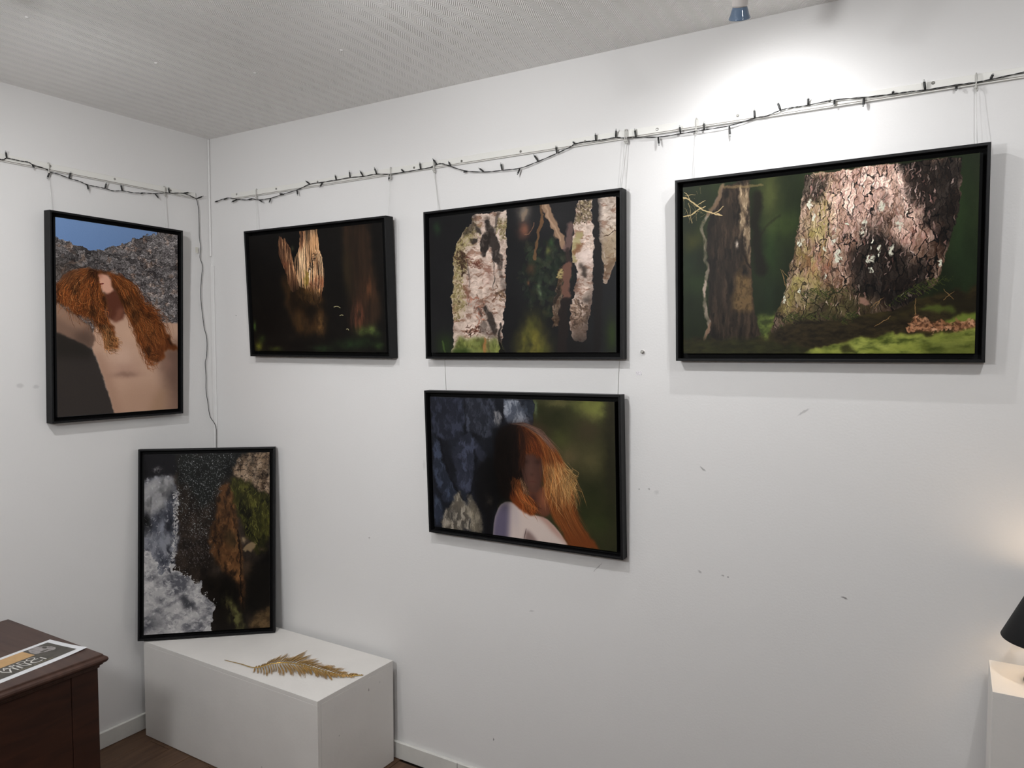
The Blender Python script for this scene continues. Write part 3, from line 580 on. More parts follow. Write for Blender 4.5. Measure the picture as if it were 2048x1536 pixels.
def art_split_cedar():                      # split glowing stump in black woods
    A = Art(840, 560, (9, 9, 9), 21)
    A.put(A.noise(120, 120, 3), (15, 15, 14), .6)
    T = A.poly([(.733,.001),(.913,.002),(.921,.283),(.944,.488),(.971,.685),(.962,.771),(.768,.825),(.765,.592),(.729,.317)], 16, 12)
    A.put(T, (30, 25, 20), .9); A.put(T * A.noise(20, 140, 3), (48, 39, 28), .6)
    A.put(A.blob(*(.81,.713), .045, .1) * A.noise(14, 60, 3), (122, 74, 56), .9); A.put(A.blob(*(.89,.501), .05, .1) * A.noise(14, 60, 3), (84, 58, 38), .7)
    A.put(A.blob(*(.749,.35), .03, .2), (34, 34, 20), .6)
    for px, py, ru, rv, c, a in ((1290,1200,.05,.035,(66,104,48),.9),(1390,1185,.03,.035,(92,134,66),.8),(1160,1330,.1,.04,(26,52,30),.9),(900,1370,.08,.03,(24,48,28),.9),(1300,1310,.1,.04,(22,44,24),.8),(250,1340,.03,.045,(92,112,34),.85),(280,1270,.025,.03,(44,74,26),.8),(212,1150,.012,.04,(60,106,48),.8),(420,1370,.05,.02,(62,86,30),.7),(595,380,.012,.02,(78,100,74),.8),(1460,1345,.03,.03,(40,76,36),.8),(580,1260,.05,.03,(24,24,22),.8),(1440,1230,.03,.03,(36,62,30),.7)):
        A.put(A.blob(*Z2P(px, py), ru, rv) * (.45 + .55*A.noise(24, 20, 3)), c, a)
    A.im *= np.float32((1.1, .92, .8))
    body = A.poly([(.253,.334),(.376,.426),(.577,.42),(.576,.585),(.573,.832),(.512,.844),(.344,.831),(.275,.574)], 18, 16)
    A.put(body, (40, 27, 14), .8); A.put(body * A.noise(18, 40, 4), (78, 50, 22), .6); A.put(A.blob(*(.534,.773), .03, .09) * A.noise(14, 20, 3), (104, 72, 36), .9)
    A.put(A.blob(*(.372,.712), .03, .08), (56, 38, 18), .6); A.put(A.blob(*(.466,.681), .05, .08), (14, 10, 7), .8)
    def wood(pts, c0, c1, ang):
        m = A.poly(pts, 1.5, 4); b = np.empty_like(A.im); b[:] = c0; xs = A.x + (A.y) * ang + (A.noise(110, 220, 2)-.5) * 14 + (A.noise(14, 60, 2)-.5) * 5
        g = np.interp(xs.ravel() % A.W, np.arange(A.W), A.r.random(A.W)).reshape(A.x.shape).astype(np.float32)
        g2 = np.interp((xs/2.2).ravel() % A.W, np.arange(A.W), A.r.random(A.W)).reshape(A.x.shape).astype(np.float32)
        b += ((g2 * .6 + g * .4)**1.3)[..., None] * (np.float32(c1) - np.float32(c0)) * 1.15
        b *= (1 - .75*np.clip((g2 < .2)*1., 0, 1) * A.noise(40, 80, 2))[..., None] * (.62 + .5*A.noise(50, 90, 3))[..., None]
        A.im += m[..., None] * (b - A.im); return m
    m = wood([(.247,.018),(.256,.049),(.266,.025),(.281,.064),(.291,.033),(.304,.067),(.334,.137),(.35,.256),(.378,.376),(.386,.468),(.349,.5),(.311,.469),(.294,.353),(.272,.271),(.237,.188)], (96, 58, 36), (212, 156, 108), .14)
    A.put(m * A.poly([(.235,.017),(.282,.022),(.276,.166),(.301,.337),(.311,.473),(.267,.403),(.234,.23)], 9, 8), (50, 27, 17), .8); A.put(m * np.clip(A.noise(6, 110, 3)*2.4-1, 0, 1), (46, 25, 16), .85); A.put(m * np.clip(A.noise(5, 110, 3)*2.4-1.5, 0, 1), (216, 168, 120), .8); A.put(m * A.poly([(.269,.352),(.394,.36),(.388,.51),(.294,.506)], 16, 10), (66, 40, 24), .6); A.put(m * A.blob(*(.288,.268), .03, .03), (96, 48, 28), .6)
    m = wood([(.412,.004),(.548,.001),(.549,.115),(.57,.207),(.58,.339),(.58,.421),(.563,.502),(.542,.55),(.522,.583),(.487,.531),(.42,.47),(.389,.452),(.367,.341),(.359,.223),(.394,.167),(.41,.102)], (150, 100, 62), (242, 200, 152), .0)
    A.put(m * A.blob(*(.421,.261), .025, .16), (250, 214, 170), .5); A.put(m * A.poly([(.405,-0.007),(.447,-0.002),(.434,.113),(.401,.176)], 6, 5), (120, 66, 40), .6)
    A.put(m * A.poly([(.481,.084),(.544,.008),(.547,.115),(.566,.207),(.503,.3),(.475,.232)], 8, 6), (196, 142, 92), .55)
    A.dabs(90, m * A.poly([(.499,.201),(.53,.187),(.511,.284),(.479,.332),(.462,.381),(.456,.347),(.481,.282)], 3, 5), [(70, 40, 22), (30, 16, 10), (250, 220, 180)], 7, 1.9, .7, 3, .85)
    A.mul(m * np.clip(A.noise(6, 150, 3)*2.4-1.25, 0, 1), .35); A.mul(m * np.clip(A.noise(30, 90, 3)*2-1, 0, 1), .6)
    for x0 in (850, 866, 880): A.put(m * A.line([Z2P(x0-30, 390), Z2P(x0, 450), Z2P(x0+12, 560), Z2P(x0+14, 650)], 2.5, 1), (250, 214, 170), .6)
    A.put(m * A.poly([(.438,.321),(.463,.318),(.474,.365),(.471,.448),(.421,.462),(.427,.395)], 4, 12, 14) * (.4 + .6*A.noise(10, 14, 3)), (122, 102, 32), .95); A.put(m * A.line([(.479,.324), (.471,.381), (.474,.431)], 8, 2), (244, 224, 196), .8)
    A.put(m * A.poly([(.481,.378),(.582,.38),(.574,.502),(.518,.483),(.471,.448)], 9, 18) * A.noise(12, 40, 3), (120, 66, 42), .95); A.put(m * A.blob(*(.523,.455), .025, .03) * A.noise(10, 20, 3), (66, 30, 22), .9)
    A.put(A.line([(.542,.484),(.537,.542)], [10,5], 1.5), (222, 160, 104), .9); A.put(A.line([(.571,.387),(.553,.551),(.538,.6)], [6,4,2], 1.5), (160, 100, 62), .8)
    lo = A.poly([(.39,.46),(.466,.472),(.555,.501),(.567,.584),(.506,.615),(.416,.579),(.372,.518)], 10, 14); A.put(lo * A.noise(14, 30, 4), (116, 80, 34), .8)
    A.put(m * A.poly([(.481,.473),(.538,.55),(.529,.599),(.463,.564),(.412,.486)], 8, 8), (70, 44, 20), .7)
    A.dabs(70, A.poly([(.406,.444),(.572,.453),(.565,.634),(.385,.578)], 12), [(150, 98, 50), (60, 36, 16), (20, 12, 8)], 12, 1.5, .4, 5, .7)
    A.mul(A.poly([(.312,.456),(.376,.426),(.42,.487),(.465,.497),(.569,.519),(.586,.667),(.304,.66)], 16, 12), .55)
    A.ripple(1.6, 14); A.crisp(.5, 2)
    for pts in ([(.642,.634),(.668,.627),(.69,.642)], [(.683,.704),(.696,.698),(.708,.703)], [(.727,.815),(.737,.81),(.743,.823)]): A.put(A.line(pts, 3, 1), (176, 172, 124), .9)
    A.put(A.line([(.001,-0.011),(.004,0)], 3, 1), (150, 150, 150), .7)
    return A.finish(4)

def art_hair_by_rock():                     # person with long copper hair leaning by blue rocks
    A = Art(900, 600, (40, 44, 22), 31)
    A.put(A.noise(200, 160, 3), (60, 62, 30), .7)
    for px, py, ru, rv, c, a in ((1440,230,.06,.07,(150,160,56),.95),(1440,190,.1,.06,(122,130,46),.8),(1150,180,.07,.03,(122,116,56),.8),(1240,600,.06,.09,(106,88,50),.8),(1420,640,.07,.12,(92,84,44),.8),(1180,470,.05,.07,(74,78,30),.8),(1400,400,.07,.09,(70,56,36),.7),(1100,300,.09,.09,(38,42,18),.8),(1590,260,.03,.2,(44,40,30),.8),(1590,700,.03,.5,(40,38,24),.8),(1400,1000,.12,.12,(38,46,18),.8),(1450,1150,.08,.06,(52,64,24),.6),(1200,880,.06,.1,(52,52,24),.6),(980,210,.01,.06,(96,120,80),.7)):
        A.put(A.blob(*Z4P(px, py), ru, rv), c, a)
    A.put(A.noise(40, 36, 3), (66, 62, 34), .22)
    R = A.poly([(-0.023,-0.023),(.606,-0.019),(.597,.077),(.585,.201),(.428,.23),(.383,.378),(.388,.777),(.355,1.02),(-0.052,1.094)], 2, 3)
    A.put(R, (20, 22, 30)); A.put(R * A.noise(80, 110, 5), (36, 41, 56), .8)
    def facet(pts, c, hl, so=5, warp=6, a=.95):
        m = A.poly(pts, so, warp) * R; A.put(m * (.55 + .45*A.noise(60, 90, 4)), c, a); A.put(m * np.clip(A.noise(20, 44, 5)*2-.75, 0, 1), hl, .75)
    facet([(-0,.005),(.205,.001),(.206,.237),(.122,.318),(.046,.324),(.009,.261)], (34, 38, 54), (54, 62, 88))
    facet([(.205,-0.003),(.391,.007),(.372,.234),(.342,.3),(.257,.261),(.206,.237)], (40, 44, 58), (66, 74, 96))
    facet([(.206,.246),(.284,.332),(.329,.429),(.309,.495),(.261,.399),(.261,.555),(.229,.689),(.18,.714),(.145,.616),(.12,.403)], (42, 47, 66), (66, 74, 104))
    facet([(.009,.261),(.049,.372),(.065,.484),(.136,.673),(.149,.775),(.057,.807),(.009,.547)], (40, 48, 68), (62, 76, 108))
    facet([(.386,.089),(.417,.105),(.428,.167),(.379,.234),(.367,.171)], (70, 76, 92), (150, 150, 154))
    facet([(.44,.014),(.519,.002),(.547,.08),(.572,.18),(.471,.178),(.434,.14)], (96, 108, 132), (156, 166, 184))
    facet([(.515,.004),(.599,.006),(.59,.131),(.572,.167),(.547,.071)], (42, 50, 64), (60, 72, 92))
    facet([(.151,.69),(.186,.77),(.214,.859),(.225,.997),(.044,1),(.055,.884),(.11,.818)], (112, 102, 84), (176, 166, 148))
    facet([(.217,.7),(.26,.777),(.286,.875),(.289,.995),(.227,.997),(.214,.859),(.201,.767)], (120, 110, 90), (172, 160, 138))
    facet([(.004,.739),(.049,.808),(.05,.923),(.006,.988)], (44, 54, 78), (60, 74, 100))
    for pts, w in (([(.047,.296),(.065,.484),(.136,.673),(.186,.77)],[10,12,12,8]),([(.261,.39),(.263,.555),(.225,.699),(.201,.758)],[12,12,10,6]),([(.208,-0.003),(.205,.237)],[6,8]),([(.436,.014),(.43,.167)],[10,14]),([(.339,.455),(.309,.513),(.264,.574)],[20,30,10])): A.put(A.line(pts, w, 9) * R, (14, 14, 19), .6)
    A.put(A.poly([(.265,.555),(.34,.419),(.451,.444),(.445,.732),(.373,.834),(.355,1.02),(.297,1.03),(.29,.865),(.239,.725)], 22), (14, 12, 14), .9)
    A.put(A.blob(*(.332,.749), .02, .05) * A.noise(20, 20, 3), (58, 52, 44), .7)
    A.ripple(7, 26, 4); A.crisp(.6, 3)
    g = A.im.mean(-1, keepdims=True); A.im = A.im*.8 + g*.2
    # shoulders
    S = A.poly([(.35,1.048),(.363,.881),(.395,.776),(.434,.741),(.472,.742),(.506,.777),(.579,.815),(.645,.826),(.702,.891),(.769,1.013)], 2)
    A.put(S, (204, 188, 182)); A.put(A.poly([(.34,1.05),(.358,.854),(.403,.756),(.452,.736),(.453,.839),(.439,1.032)], 14) * S, (84, 78, 106), .92)
    A.put(A.blob(*(.484,.834), .025, .12) * S, (176, 164, 170), .6); A.put(A.poly([(.54,.923),(.525,1.015),(.608,1.018),(.576,.961)], 8) * S, (110, 86, 84), .75)
    A.put(A.line([(.54,.923),(.527,.997)], 4, 2) * S, (70, 48, 46), .8); A.put(A.poly([(.579,.801),(.658,.815),(.733,.942),(.769,1.013),(.688,.932),(.637,.862)], 9) * S, (170, 120, 106), .7)
    # neck and shaded face
    A.put(A.poly([(.543,.62),(.675,.603),(.678,.786),(.645,.826),(.579,.801),(.561,.715)], 5), (98, 56, 40)); A.put(A.blob(*(.641,.704), .025, .06), (146, 84, 54), .8); A.put(A.blob(*(.581,.713), .02, .05), (62, 38, 36), .8)
    F = A.poly([(.507,.402),(.548,.363),(.621,.356),(.643,.424),(.637,.529),(.623,.619),(.599,.657),(.562,.644),(.53,.586),(.511,.508)], 5)
    A.put(F, (78, 50, 42)); A.put(A.blob(*(.577,.572), .03, .08) * F, (96, 60, 48), .8); A.put(A.blob(*(.566,.485), .02, .08) * F, (92, 62, 54), .6)
    for px, py, ru, rv in ((895,648,.018,.016),(1000,650,.018,.018)): A.put(A.blob(*Z4P(px, py), ru, rv), (46, 28, 24), .6)
    A.put(A.blob(*(.578,.529), .01, .012), (60, 38, 32), .4); A.put(A.line([(.56,.584),(.581,.577),(.6,.581)], [3,6,3], 2), (84, 40, 36), .45)
    # hair mass
    D = A.poly([(.371,.307),(.407,.223),(.457,.183),(.512,.169),(.552,.186),(.536,.293),(.513,.419),(.511,.526),(.523,.623),(.474,.674),(.445,.759),(.397,.685),(.373,.506)], 8, 6)
    A.put(D, (26, 15, 12), .97)
    O = A.poly([(.505,.18),(.558,.185),(.624,.242),(.674,.316),(.718,.39),(.754,.464),(.772,.547),(.786,.648),(.781,.727),(.817,.807),(.859,.893),(.915,1.006),(.76,1.006),(.721,.892),(.678,.803),(.663,.701),(.636,.617),(.645,.476),(.621,.391),(.568,.37),(.521,.392),(.523,.285)], 5, 8)
    A.put(O, (120, 58, 24), .95); A.put(A.blob(*(.733,.595), .05, .14) * O, (206, 132, 62), .9); A.put(A.blob(*(.582,.324), .05, .07) * O, (150, 66, 22), .8)
    A.put(A.blob(*(.578,.219), .07, .05), (92, 58, 46), .7)
    B = A.poly([(.468,.612),(.516,.606),(.541,.692),(.596,.799),(.579,.832),(.532,.809),(.472,.746),(.449,.714)], 4, 5); A.put(B, (132, 58, 20), .95)
    A.hair(420, ([(.47,.191),(.406,.286),(.382,.433),(.399,.594),(.431,.734)], [(.512,.179),(.468,.299),(.451,.444),(.469,.585),(.473,.728)], [(.525,.188),(.515,.33),(.506,.438),(.51,.562),(.541,.692)]), [(22, 13, 11), (44, 25, 19), (34, 20, 16), (62, 33, 22)], .014, .012, .55)
    A.hair(900, ([(.518,.175),(.591,.218),(.642,.319),(.652,.475),(.661,.648),(.703,.817),(.77,1.004)], [(.518,.175),(.604,.217),(.68,.333),(.71,.486),(.713,.659),(.76,.825),(.838,1)], [(.518,.172),(.611,.212),(.693,.332),(.751,.464),(.78,.632),(.799,.792),(.906,.995)]), [(96, 44, 18), (150, 76, 30), (186, 104, 44), (120, 56, 20), (226, 160, 92)], .014, .012, .55)
    A.hair(230, ([(.64,.424),(.663,.578),(.678,.803)], [(.692,.384),(.727,.57),(.742,.802)], [(.739,.431),(.778,.598),(.793,.785)]), [(226, 160, 88), (196, 118, 54), (244, 196, 124), (160, 84, 34)], .024, .02, .5, .4, True)
    A.hair(200, ([(.463,.55),(.488,.654),(.54,.736),(.579,.819)], [(.51,.562),(.535,.666),(.574,.749),(.596,.799)]), [(120, 50, 16), (190, 92, 36), (220, 130, 60), (80, 34, 14)], .014, .014, .6)
    A.hair(520, ([(.515,.175),(.519,.294),(.524,.4)], [(.518,.175),(.57,.29),(.581,.395)], [(.518,.175),(.603,.27),(.646,.441)]), [(134, 58, 22), (96, 42, 18), (176, 84, 32), (70, 34, 18)], .014, .008, .5)
    A.hair(150, ([(.515,.175),(.529,.311),(.52,.436),(.511,.544)], [(.518,.175),(.543,.292),(.534,.417),(.52,.507)]), [(58, 30, 20), (92, 46, 24)], .01, .006, .5)
    A.put(A.blob(*(.537,.249), .08, .09), (44, 26, 20), .4)
    A.hair(110, ([(.457,.183),(.539,.169),(.618,.216),(.681,.316)], [(.512,.169),(.592,.201),(.668,.282),(.737,.397)]), [(130, 96, 84), (150, 116, 100), (96, 60, 46)], .008, .008, .4)
    A.hair(60, ([(.73,.397),(.798,.51),(.759,.566),(.794,.682)], [(.742,.465),(.779,.512),(.79,.597),(.805,.766)]), [(170, 120, 60), (220, 176, 110)], .03, .02, .5)
    A.mul(A.poly([(.344,.254),(.429,.176),(.518,.179),(.523,.294),(.506,.438),(.51,.58),(.474,.656),(.444,.768),(.361,.744),(.338,.51)], 34), .42)
    A.hair(40, ([(.517,.561),(.529,.631),(.551,.699)], [(.51,.553),(.543,.629),(.562,.689)]), [(190, 140, 96), (60, 36, 26)], .01, .008, .6)
    return A.finish()

def art_red_hair_mountain():                # person with red hair thrown back before a grey mountain
    A = Art(600, 900, (98, 132, 184), 41)
    A.put(np.clip(A.y / A.H * 4, 0, 1), (84, 118, 172), .8)
    M = A.poly([(-0.061,.081),(-0.002,.09),(.076,.114),(.153,.127),(.22,.14),(.301,.142),(.384,.124),(.481,.096),(.632,.052),(.831,-0.002),(1.04,-0.034),(1.033,1.103),(-0.081,1.037)], 1, 4)
    v, e = A.cells(30, 17, .95, 1.4, 40); v2, e2 = A.cells(10, 6, .95, .8, 20)
    b = np.empty_like(A.im); b[:] = (112, 108, 110)
    b += ((v-.5)*58 + (v2-.5)*46 + (A.noise(120, 90, 3)-.5)*40)[..., None]; b *= (.5 + .5*np.clip(e*2.2 + .1, 0, 1) * np.clip(e2*1.6 + .3, 0, 1))[..., None]
    b += np.clip(A.noise(30, 24, 4)-.66, 0, 1)[..., None] * np.float32((110, 70, 40))
    A.im += M[..., None] * (b - A.im)
    A.mul(A.blob(*(.042,.225), .25, .1) * M, .68); A.mul(A.blob(*(.383,.17), .2, .05) * M, .85)
    A.ripple(6, 16, 4); A.crisp(.5, 2)
    # dark foreground cloth
    A.put(A.poly([(-0.018,.527),(.145,.585),(.258,.651),(.292,.71),(.361,.838),(.45,1.012),(-0.08,1.015)], 4), (50, 45, 43)); A.put(A.poly([(-0.018,.55),(.258,.631),(.292,.71),(-0.021,.7)], 22), (36, 33, 30), .8)
    # body, softly lit
    B = A.poly([(.259,.584),(.306,.52),(.451,.477),(.551,.466),(.614,.51),(.895,.501),(1.037,.505),(1.033,1.032),(.441,1.011),(.361,.83),(.292,.702),(.264,.655)], 3)
    A.put(B, (184, 148, 126)); A.put(A.poly([(.258,.662),(.34,.662),(.446,.857),(.506,1.006),(.419,1.01)], 22) * B, (150, 114, 94), .7)
    A.put(A.poly([(.838,.628),(1.036,.61),(1.033,1.032),(.89,1.025),(.864,.877)], 34) * B, (92, 68, 58), .85); A.put(A.poly([(.446,.849),(.892,.835),(1.033,1.032),(.444,1.011)], 40) * B, (160, 124, 102), .55)
    A.put(A.blob(*(.522,.76), .13, .055) * B, (160, 124, 108), .55); A.put(A.blob(*(.498,.687), .1, .05) * B, (198, 164, 146), .7); A.put(A.blob(*(.534,.792), .1, .016) * B, (120, 88, 76), .6)
    A.put(A.blob(*(.893,.74), .06, .05) * B, (132, 98, 84), .7); A.put(A.blob(*(.575,.564), .08, .05) * B, (196, 158, 134), .7)
    A.put(A.poly([(.781,.9),(.892,.869),(.863,1.024),(.74,1.018)], 22) * B, (150, 116, 88), .6)
    # raised arm in half shade
    R = A.poly([(-0.026,.415),(.037,.443),(.147,.485),(.26,.545),(.288,.607),(.258,.651),(.178,.624),(.067,.59),(-0.029,.565)], 4); A.put(R, (116, 90, 76)); A.put(A.poly([(-0.026,.408),(.092,.46),(.248,.545),(.146,.547),(-0.027,.483)], 14) * R, (150, 116, 96), .7)
    A.put(A.poly([(.123,.57),(.259,.553),(.281,.655),(.144,.632)], 18) * R, (74, 58, 50), .7)
    # face tipped back, neck in shadow
    A.put(A.poly([(.368,.345),(.453,.325),(.526,.434),(.525,.491),(.451,.509),(.378,.487)], 6), (88, 46, 32)); A.put(A.poly([(.476,.42),(.526,.451),(.5,.5),(.426,.514)], 8), (122, 74, 56), .8)
    A.put(A.poly([(.299,.254),(.382,.257),(.435,.309),(.441,.341),(.392,.363),(.344,.35),(.309,.324)], 4), (200, 148, 126)); A.put(A.line([(.316,.316),(.339,.308),(.359,.307)], [5,9,4], 2), (96, 26, 26), .9); A.put(A.blob(*(.322,.268), .025, .015), (160, 104, 84), .7)
    # hair
    O = A.poly([(.007,.332),(.062,.276),(.185,.238),(.299,.242),(.454,.253),(.566,.286),(.629,.34),(.647,.406),(.759,.452),(.867,.508),(.922,.593),(1,.645),(1,.671),(.893,.654),(.838,.731),(.756,.713),(.677,.654),(.613,.563),(.551,.466),(.501,.411),(.453,.349),(.435,.309),(.382,.257),(.31,.261),(.321,.331),(.368,.376),(.379,.471),(.432,.534),(.486,.654),(.4,.654),(.318,.552),(.249,.483),(.147,.485),(.081,.434),(.006,.422)], 5, 8)
    A.put(O, (116, 58, 22), .95); A.put(O * A.noise(30, 46, 3), (70, 32, 12), .7)
    cols = [(96, 44, 16), (150, 78, 30), (190, 108, 46), (120, 56, 20), (66, 30, 12), (222, 150, 80)]
    A.hair(520, ([(.241,.238),(.106,.281),(.039,.345),(.027,.428)], [(.264,.248),(.172,.323),(.137,.417),(.18,.477)], [(.287,.255),(.263,.334),(.261,.428),(.294,.536)], [(.299,.254),(.321,.347),(.367,.44),(.377,.551),(.449,.654)]), cols, .055, .02, .6)
    A.hair(520, ([(.406,.255),(.478,.339),(.551,.45),(.626,.563),(.703,.671),(.796,.773)], [(.43,.254),(.565,.319),(.653,.43),(.758,.544),(.824,.697)], [(.454,.253),(.604,.301),(.667,.413),(.853,.509),(.992,.662)]), cols, .055, .02, .6)
    A.hair(90, ([(.306,.528),(.353,.583),(.376,.654),(.498,.658)], [(.378,.519),(.425,.582),(.486,.646)]), [(170, 100, 48), (210, 150, 90), (120, 66, 30)], .03, .012, .6)
    A.hair(90, ([(.626,.546),(.677,.646),(.729,.73),(.796,.781)], [(.704,.579),(.757,.662),(.824,.714)]), [(120, 56, 20), (170, 96, 44)], .03, .014, .55)
    A.hair(70, ([(.565,.303),(.654,.397),(.786,.438),(.706,.462)], [(.654,.414),(.799,.476),(.895,.499)]), [(160, 84, 34), (90, 42, 16)], .03, .02, .55)
    A.put(A.blob(*(.041,.27), .14, .05), (70, 58, 48), .35)
    A.mul(O * np.clip(A.noise(40, 60, 3)*2 - .9, 0, 1), .55); A.ripple(3.5, 30, 3); A.crisp(.4, 2)
    return A.finish()

def art_waterfall():                        # white water beside a wet mossy rock
    A = Art(600, 860, (30, 24, 20), 51)
    A.put(A.noise(60, 90, 5), (72, 60, 52), .8); A.put(A.noise(14, 22, 4), (22, 17, 14), .4)
    A.put(A.poly([(-0.018,-0.012),(.251,-0.008),(.253,.118),(.177,.132),(-0.005,.16)], 6), (24, 23, 28), .95); A.put(A.blob(*(.103,.085), .03, .015) * A.noise(10, 10, 3), (180, 180, 184), .8)
    A.put(A.poly([(.251,-0.008),(.797,.001),(.685,.095),(.552,.244),(.465,.337),(.33,.167),(.265,.166)], 14, 10), (28, 32, 32), .8)
    # orange and pale rock on the right
    r = A.poly([(.685,.103),(.797,.001),(1.026,-0.012),(1.03,.24),(.914,.221),(.845,.171),(.731,.136)], 4, 12); A.put(r, (126, 102, 78)); A.put(r * A.noise(24, 30, 4), (190, 166, 142), .8); A.put(r * np.clip(A.noise(18, 26, 4)*2-1, 0, 1), (50, 36, 26), .8)
    v, e = A.cells(34, 22, .9, 1, 30); A.mul(r * np.clip(1 - e*3, 0, 1), .45)
    o = A.poly([(.58,.205),(.674,.151),(.721,.248),(.735,.409),(.777,.587),(.796,.764),(.799,.925),(.758,.859),(.728,.729),(.626,.677),(.541,.602),(.506,.469),(.554,.355)], 6, 10); A.put(o, (92, 58, 30), .95); A.put(o * A.noise(22, 40, 4)**2, (150, 100, 56), .85); A.put(o * np.clip(A.noise(16, 34, 4)*2-.9, 0, 1), (36, 24, 15), .8)
    A.put(A.poly([(.622,.437),(.724,.441),(.737,.553),(.646,.518)], 14), (56, 46, 26), .7); A.put(A.line([(.735,.441),(.765,.587),(.756,.714),(.787,.916)], [10,8,6,10], 3), (24, 16, 10), .8)
    mo = A.poly([(.657,.159),(.731,.136),(.845,.163),(.914,.221),(1.019,.256),(1.021,.443),(.965,.554),(.914,.609),(.85,.509),(.792,.467),(.745,.361)], 6, 12); A.put(mo, (46, 46, 16), .95); A.put(mo * A.noise(16, 44, 4)**2, (104, 102, 36), .75); A.put(mo * np.clip(A.noise(30, 50, 4)*2-1, 0, 1), (18, 17, 8), .9)
    A.dabs(220, mo, [(92, 94, 34), (64, 70, 20), (150, 146, 70)], 12, 1.6, .4, 5, .55)
    t = A.poly([(.782,.539),(.85,.509),(.896,.527),(.85,.566),(.793,.555)], 3, 6); A.put(t, (150, 126, 92), .85); A.put(A.blob(*(.787,.495), .018, .014), (170, 146, 110), .8); A.put(A.blob(*(.936,.553), .02, .012), (150, 126, 90), .8)
    A.put(A.poly([(.783,.619),(.851,.614),(.875,.72),(.784,.716)], 12, 8), (80, 62, 44), .7)
    A.put(A.poly([(.796,.724),(.874,.615),(.92,.617),(1.023,.548),(1.028,.921),(.799,.925)], 16, 8), (15, 12, 9), .95); A.put(A.poly([(.448,.708),(.626,.677),(.739,.73),(.787,.924),(.811,1.022),(.541,1.014),(.55,.856)], 14, 8), (20, 15, 10), .92)
    A.put(A.poly([(.617,.82),(.672,.766),(.707,.824),(.742,.89),(.8,1.013),(.72,.992),(.663,.917)], 12, 12) * A.noise(20, 40, 3), (112, 112, 60), .85)
    b = A.poly([(.823,1.014),(.878,.913),(1.027,.88),(1.029,1.034)], 12, 12); A.put(b, (74, 56, 32), .8); A.put(b * A.noise(20, 16, 3), (132, 104, 66), .6)
    # spray on the dark rock
    sp = A.poly([(.251,.008),(.797,.001),(.685,.103),(.564,.244),(.511,.465),(.379,.476),(.267,.347)], 14, 10); A.dabs(1300, sp, [(176, 186, 190), (120, 128, 132), (214, 220, 224)], 3, 1.2, .9, 2, .65)
    sp2 = A.poly([(.267,.347),(.511,.465),(.535,.593),(.381,.65),(.261,.614)], 22, 10); A.dabs(600, sp2, [(150, 146, 150), (90, 84, 86), (60, 54, 52)], 3.5, 1.4, .6, 2, .6)
    # falling water
    w = A.poly([(-0.016,.151),(.059,.126),(.22,.119),(.238,.165),(.266,.237),(.259,.346),(.269,.457),(.239,.613),(.175,.688),(-0.007,.68)], 5, 9); A.put(w, (72, 76, 90), .95); A.put(w * np.clip(A.noise(34, 90, 5)*2-.5, 0, 1), (150, 154, 166), .8); A.put(w * np.clip(A.noise(40, 80, 4)*2-1.1, 0, 1), (26, 28, 36), .9)
    f = A.poly([(-0.005,.171),(.069,.13),(.209,.119),(.234,.165),(.179,.258),(.116,.327),(.009,.339)], 14, 12); A.put(f, (146, 147, 152), .85); A.put(f * A.noise(40, 40, 4), (186, 187, 190), .7)
    A.put(A.blob(*(.14,.406), .03, .06), (150, 156, 172), .8); A.put(A.blob(*(.14,.484), .03, .04), (140, 146, 160), .7); A.put(A.blob(*(.02,.37), .03, .04), (22, 22, 20), .85)
    A.dabs(300, A.line([(.249,.205),(.248,.346),(.236,.456),(.228,.597)], 22, 8), [(214, 214, 216), (150, 150, 154), (240, 240, 240)], 6, 1.5, .6, 2.2, .8)
    A.dabs(160, w, [(196, 198, 204), (120, 124, 134)], 7, 1.2, .9, 2, .6)
    F = A.poly([(-0.02,.524),(.049,.531),(.077,.59),(.109,.623),(.094,.673),(.148,.664),(.164,.645),(.202,.67),(.19,.611),(.233,.613),(.239,.648),(.283,.662),(.316,.695),(.344,.684),(.405,.734),(.454,.71),(.444,.795),(.483,.809),(.552,.856),(.538,.935),(.519,1.005),(.52,1.044),(-0.013,1.013)], 1.5, 8, 18)
    A.put(F, (184, 184, 188)); A.put(F * np.clip(A.noise(80, 56, 5)*2.1-.7, 0, 1), (88, 90, 100), .95); A.put(F * np.clip(A.noise(20, 16, 4)*2-1, 0, 1), (224, 224, 226), .6)
    A.put(F * A.poly([(.296,.78),(.329,.797),(.351,.822),(.428,.858),(.429,.881),(.308,.867)], 8, 12), (52, 54, 62), .85); A.put(F * A.poly([(.007,.882),(.178,.907),(.147,.968),(.029,.977)], 18, 14), (104, 106, 114), .7)
    A.dabs(200, F, [(236, 236, 238), (120, 122, 130), (150, 152, 158)], 10, .6, 1.2, 2.2, .55)
    A.mul(np.clip(A.noise(60, 90, 4)*2-1.1, 0, 1) * (1-F), .5); A.dabs(110, A.line([(.11,.639),(.239,.628),(.404,.714),(.472,.797),(.561,.857)], 30, 8), [(226, 226, 228), (170, 170, 174)], 4, .5, 1.5, 1.5, .8)
    A.ripple(3.5, 14, 3); A.crisp(.5, 2)
    return A.finish()

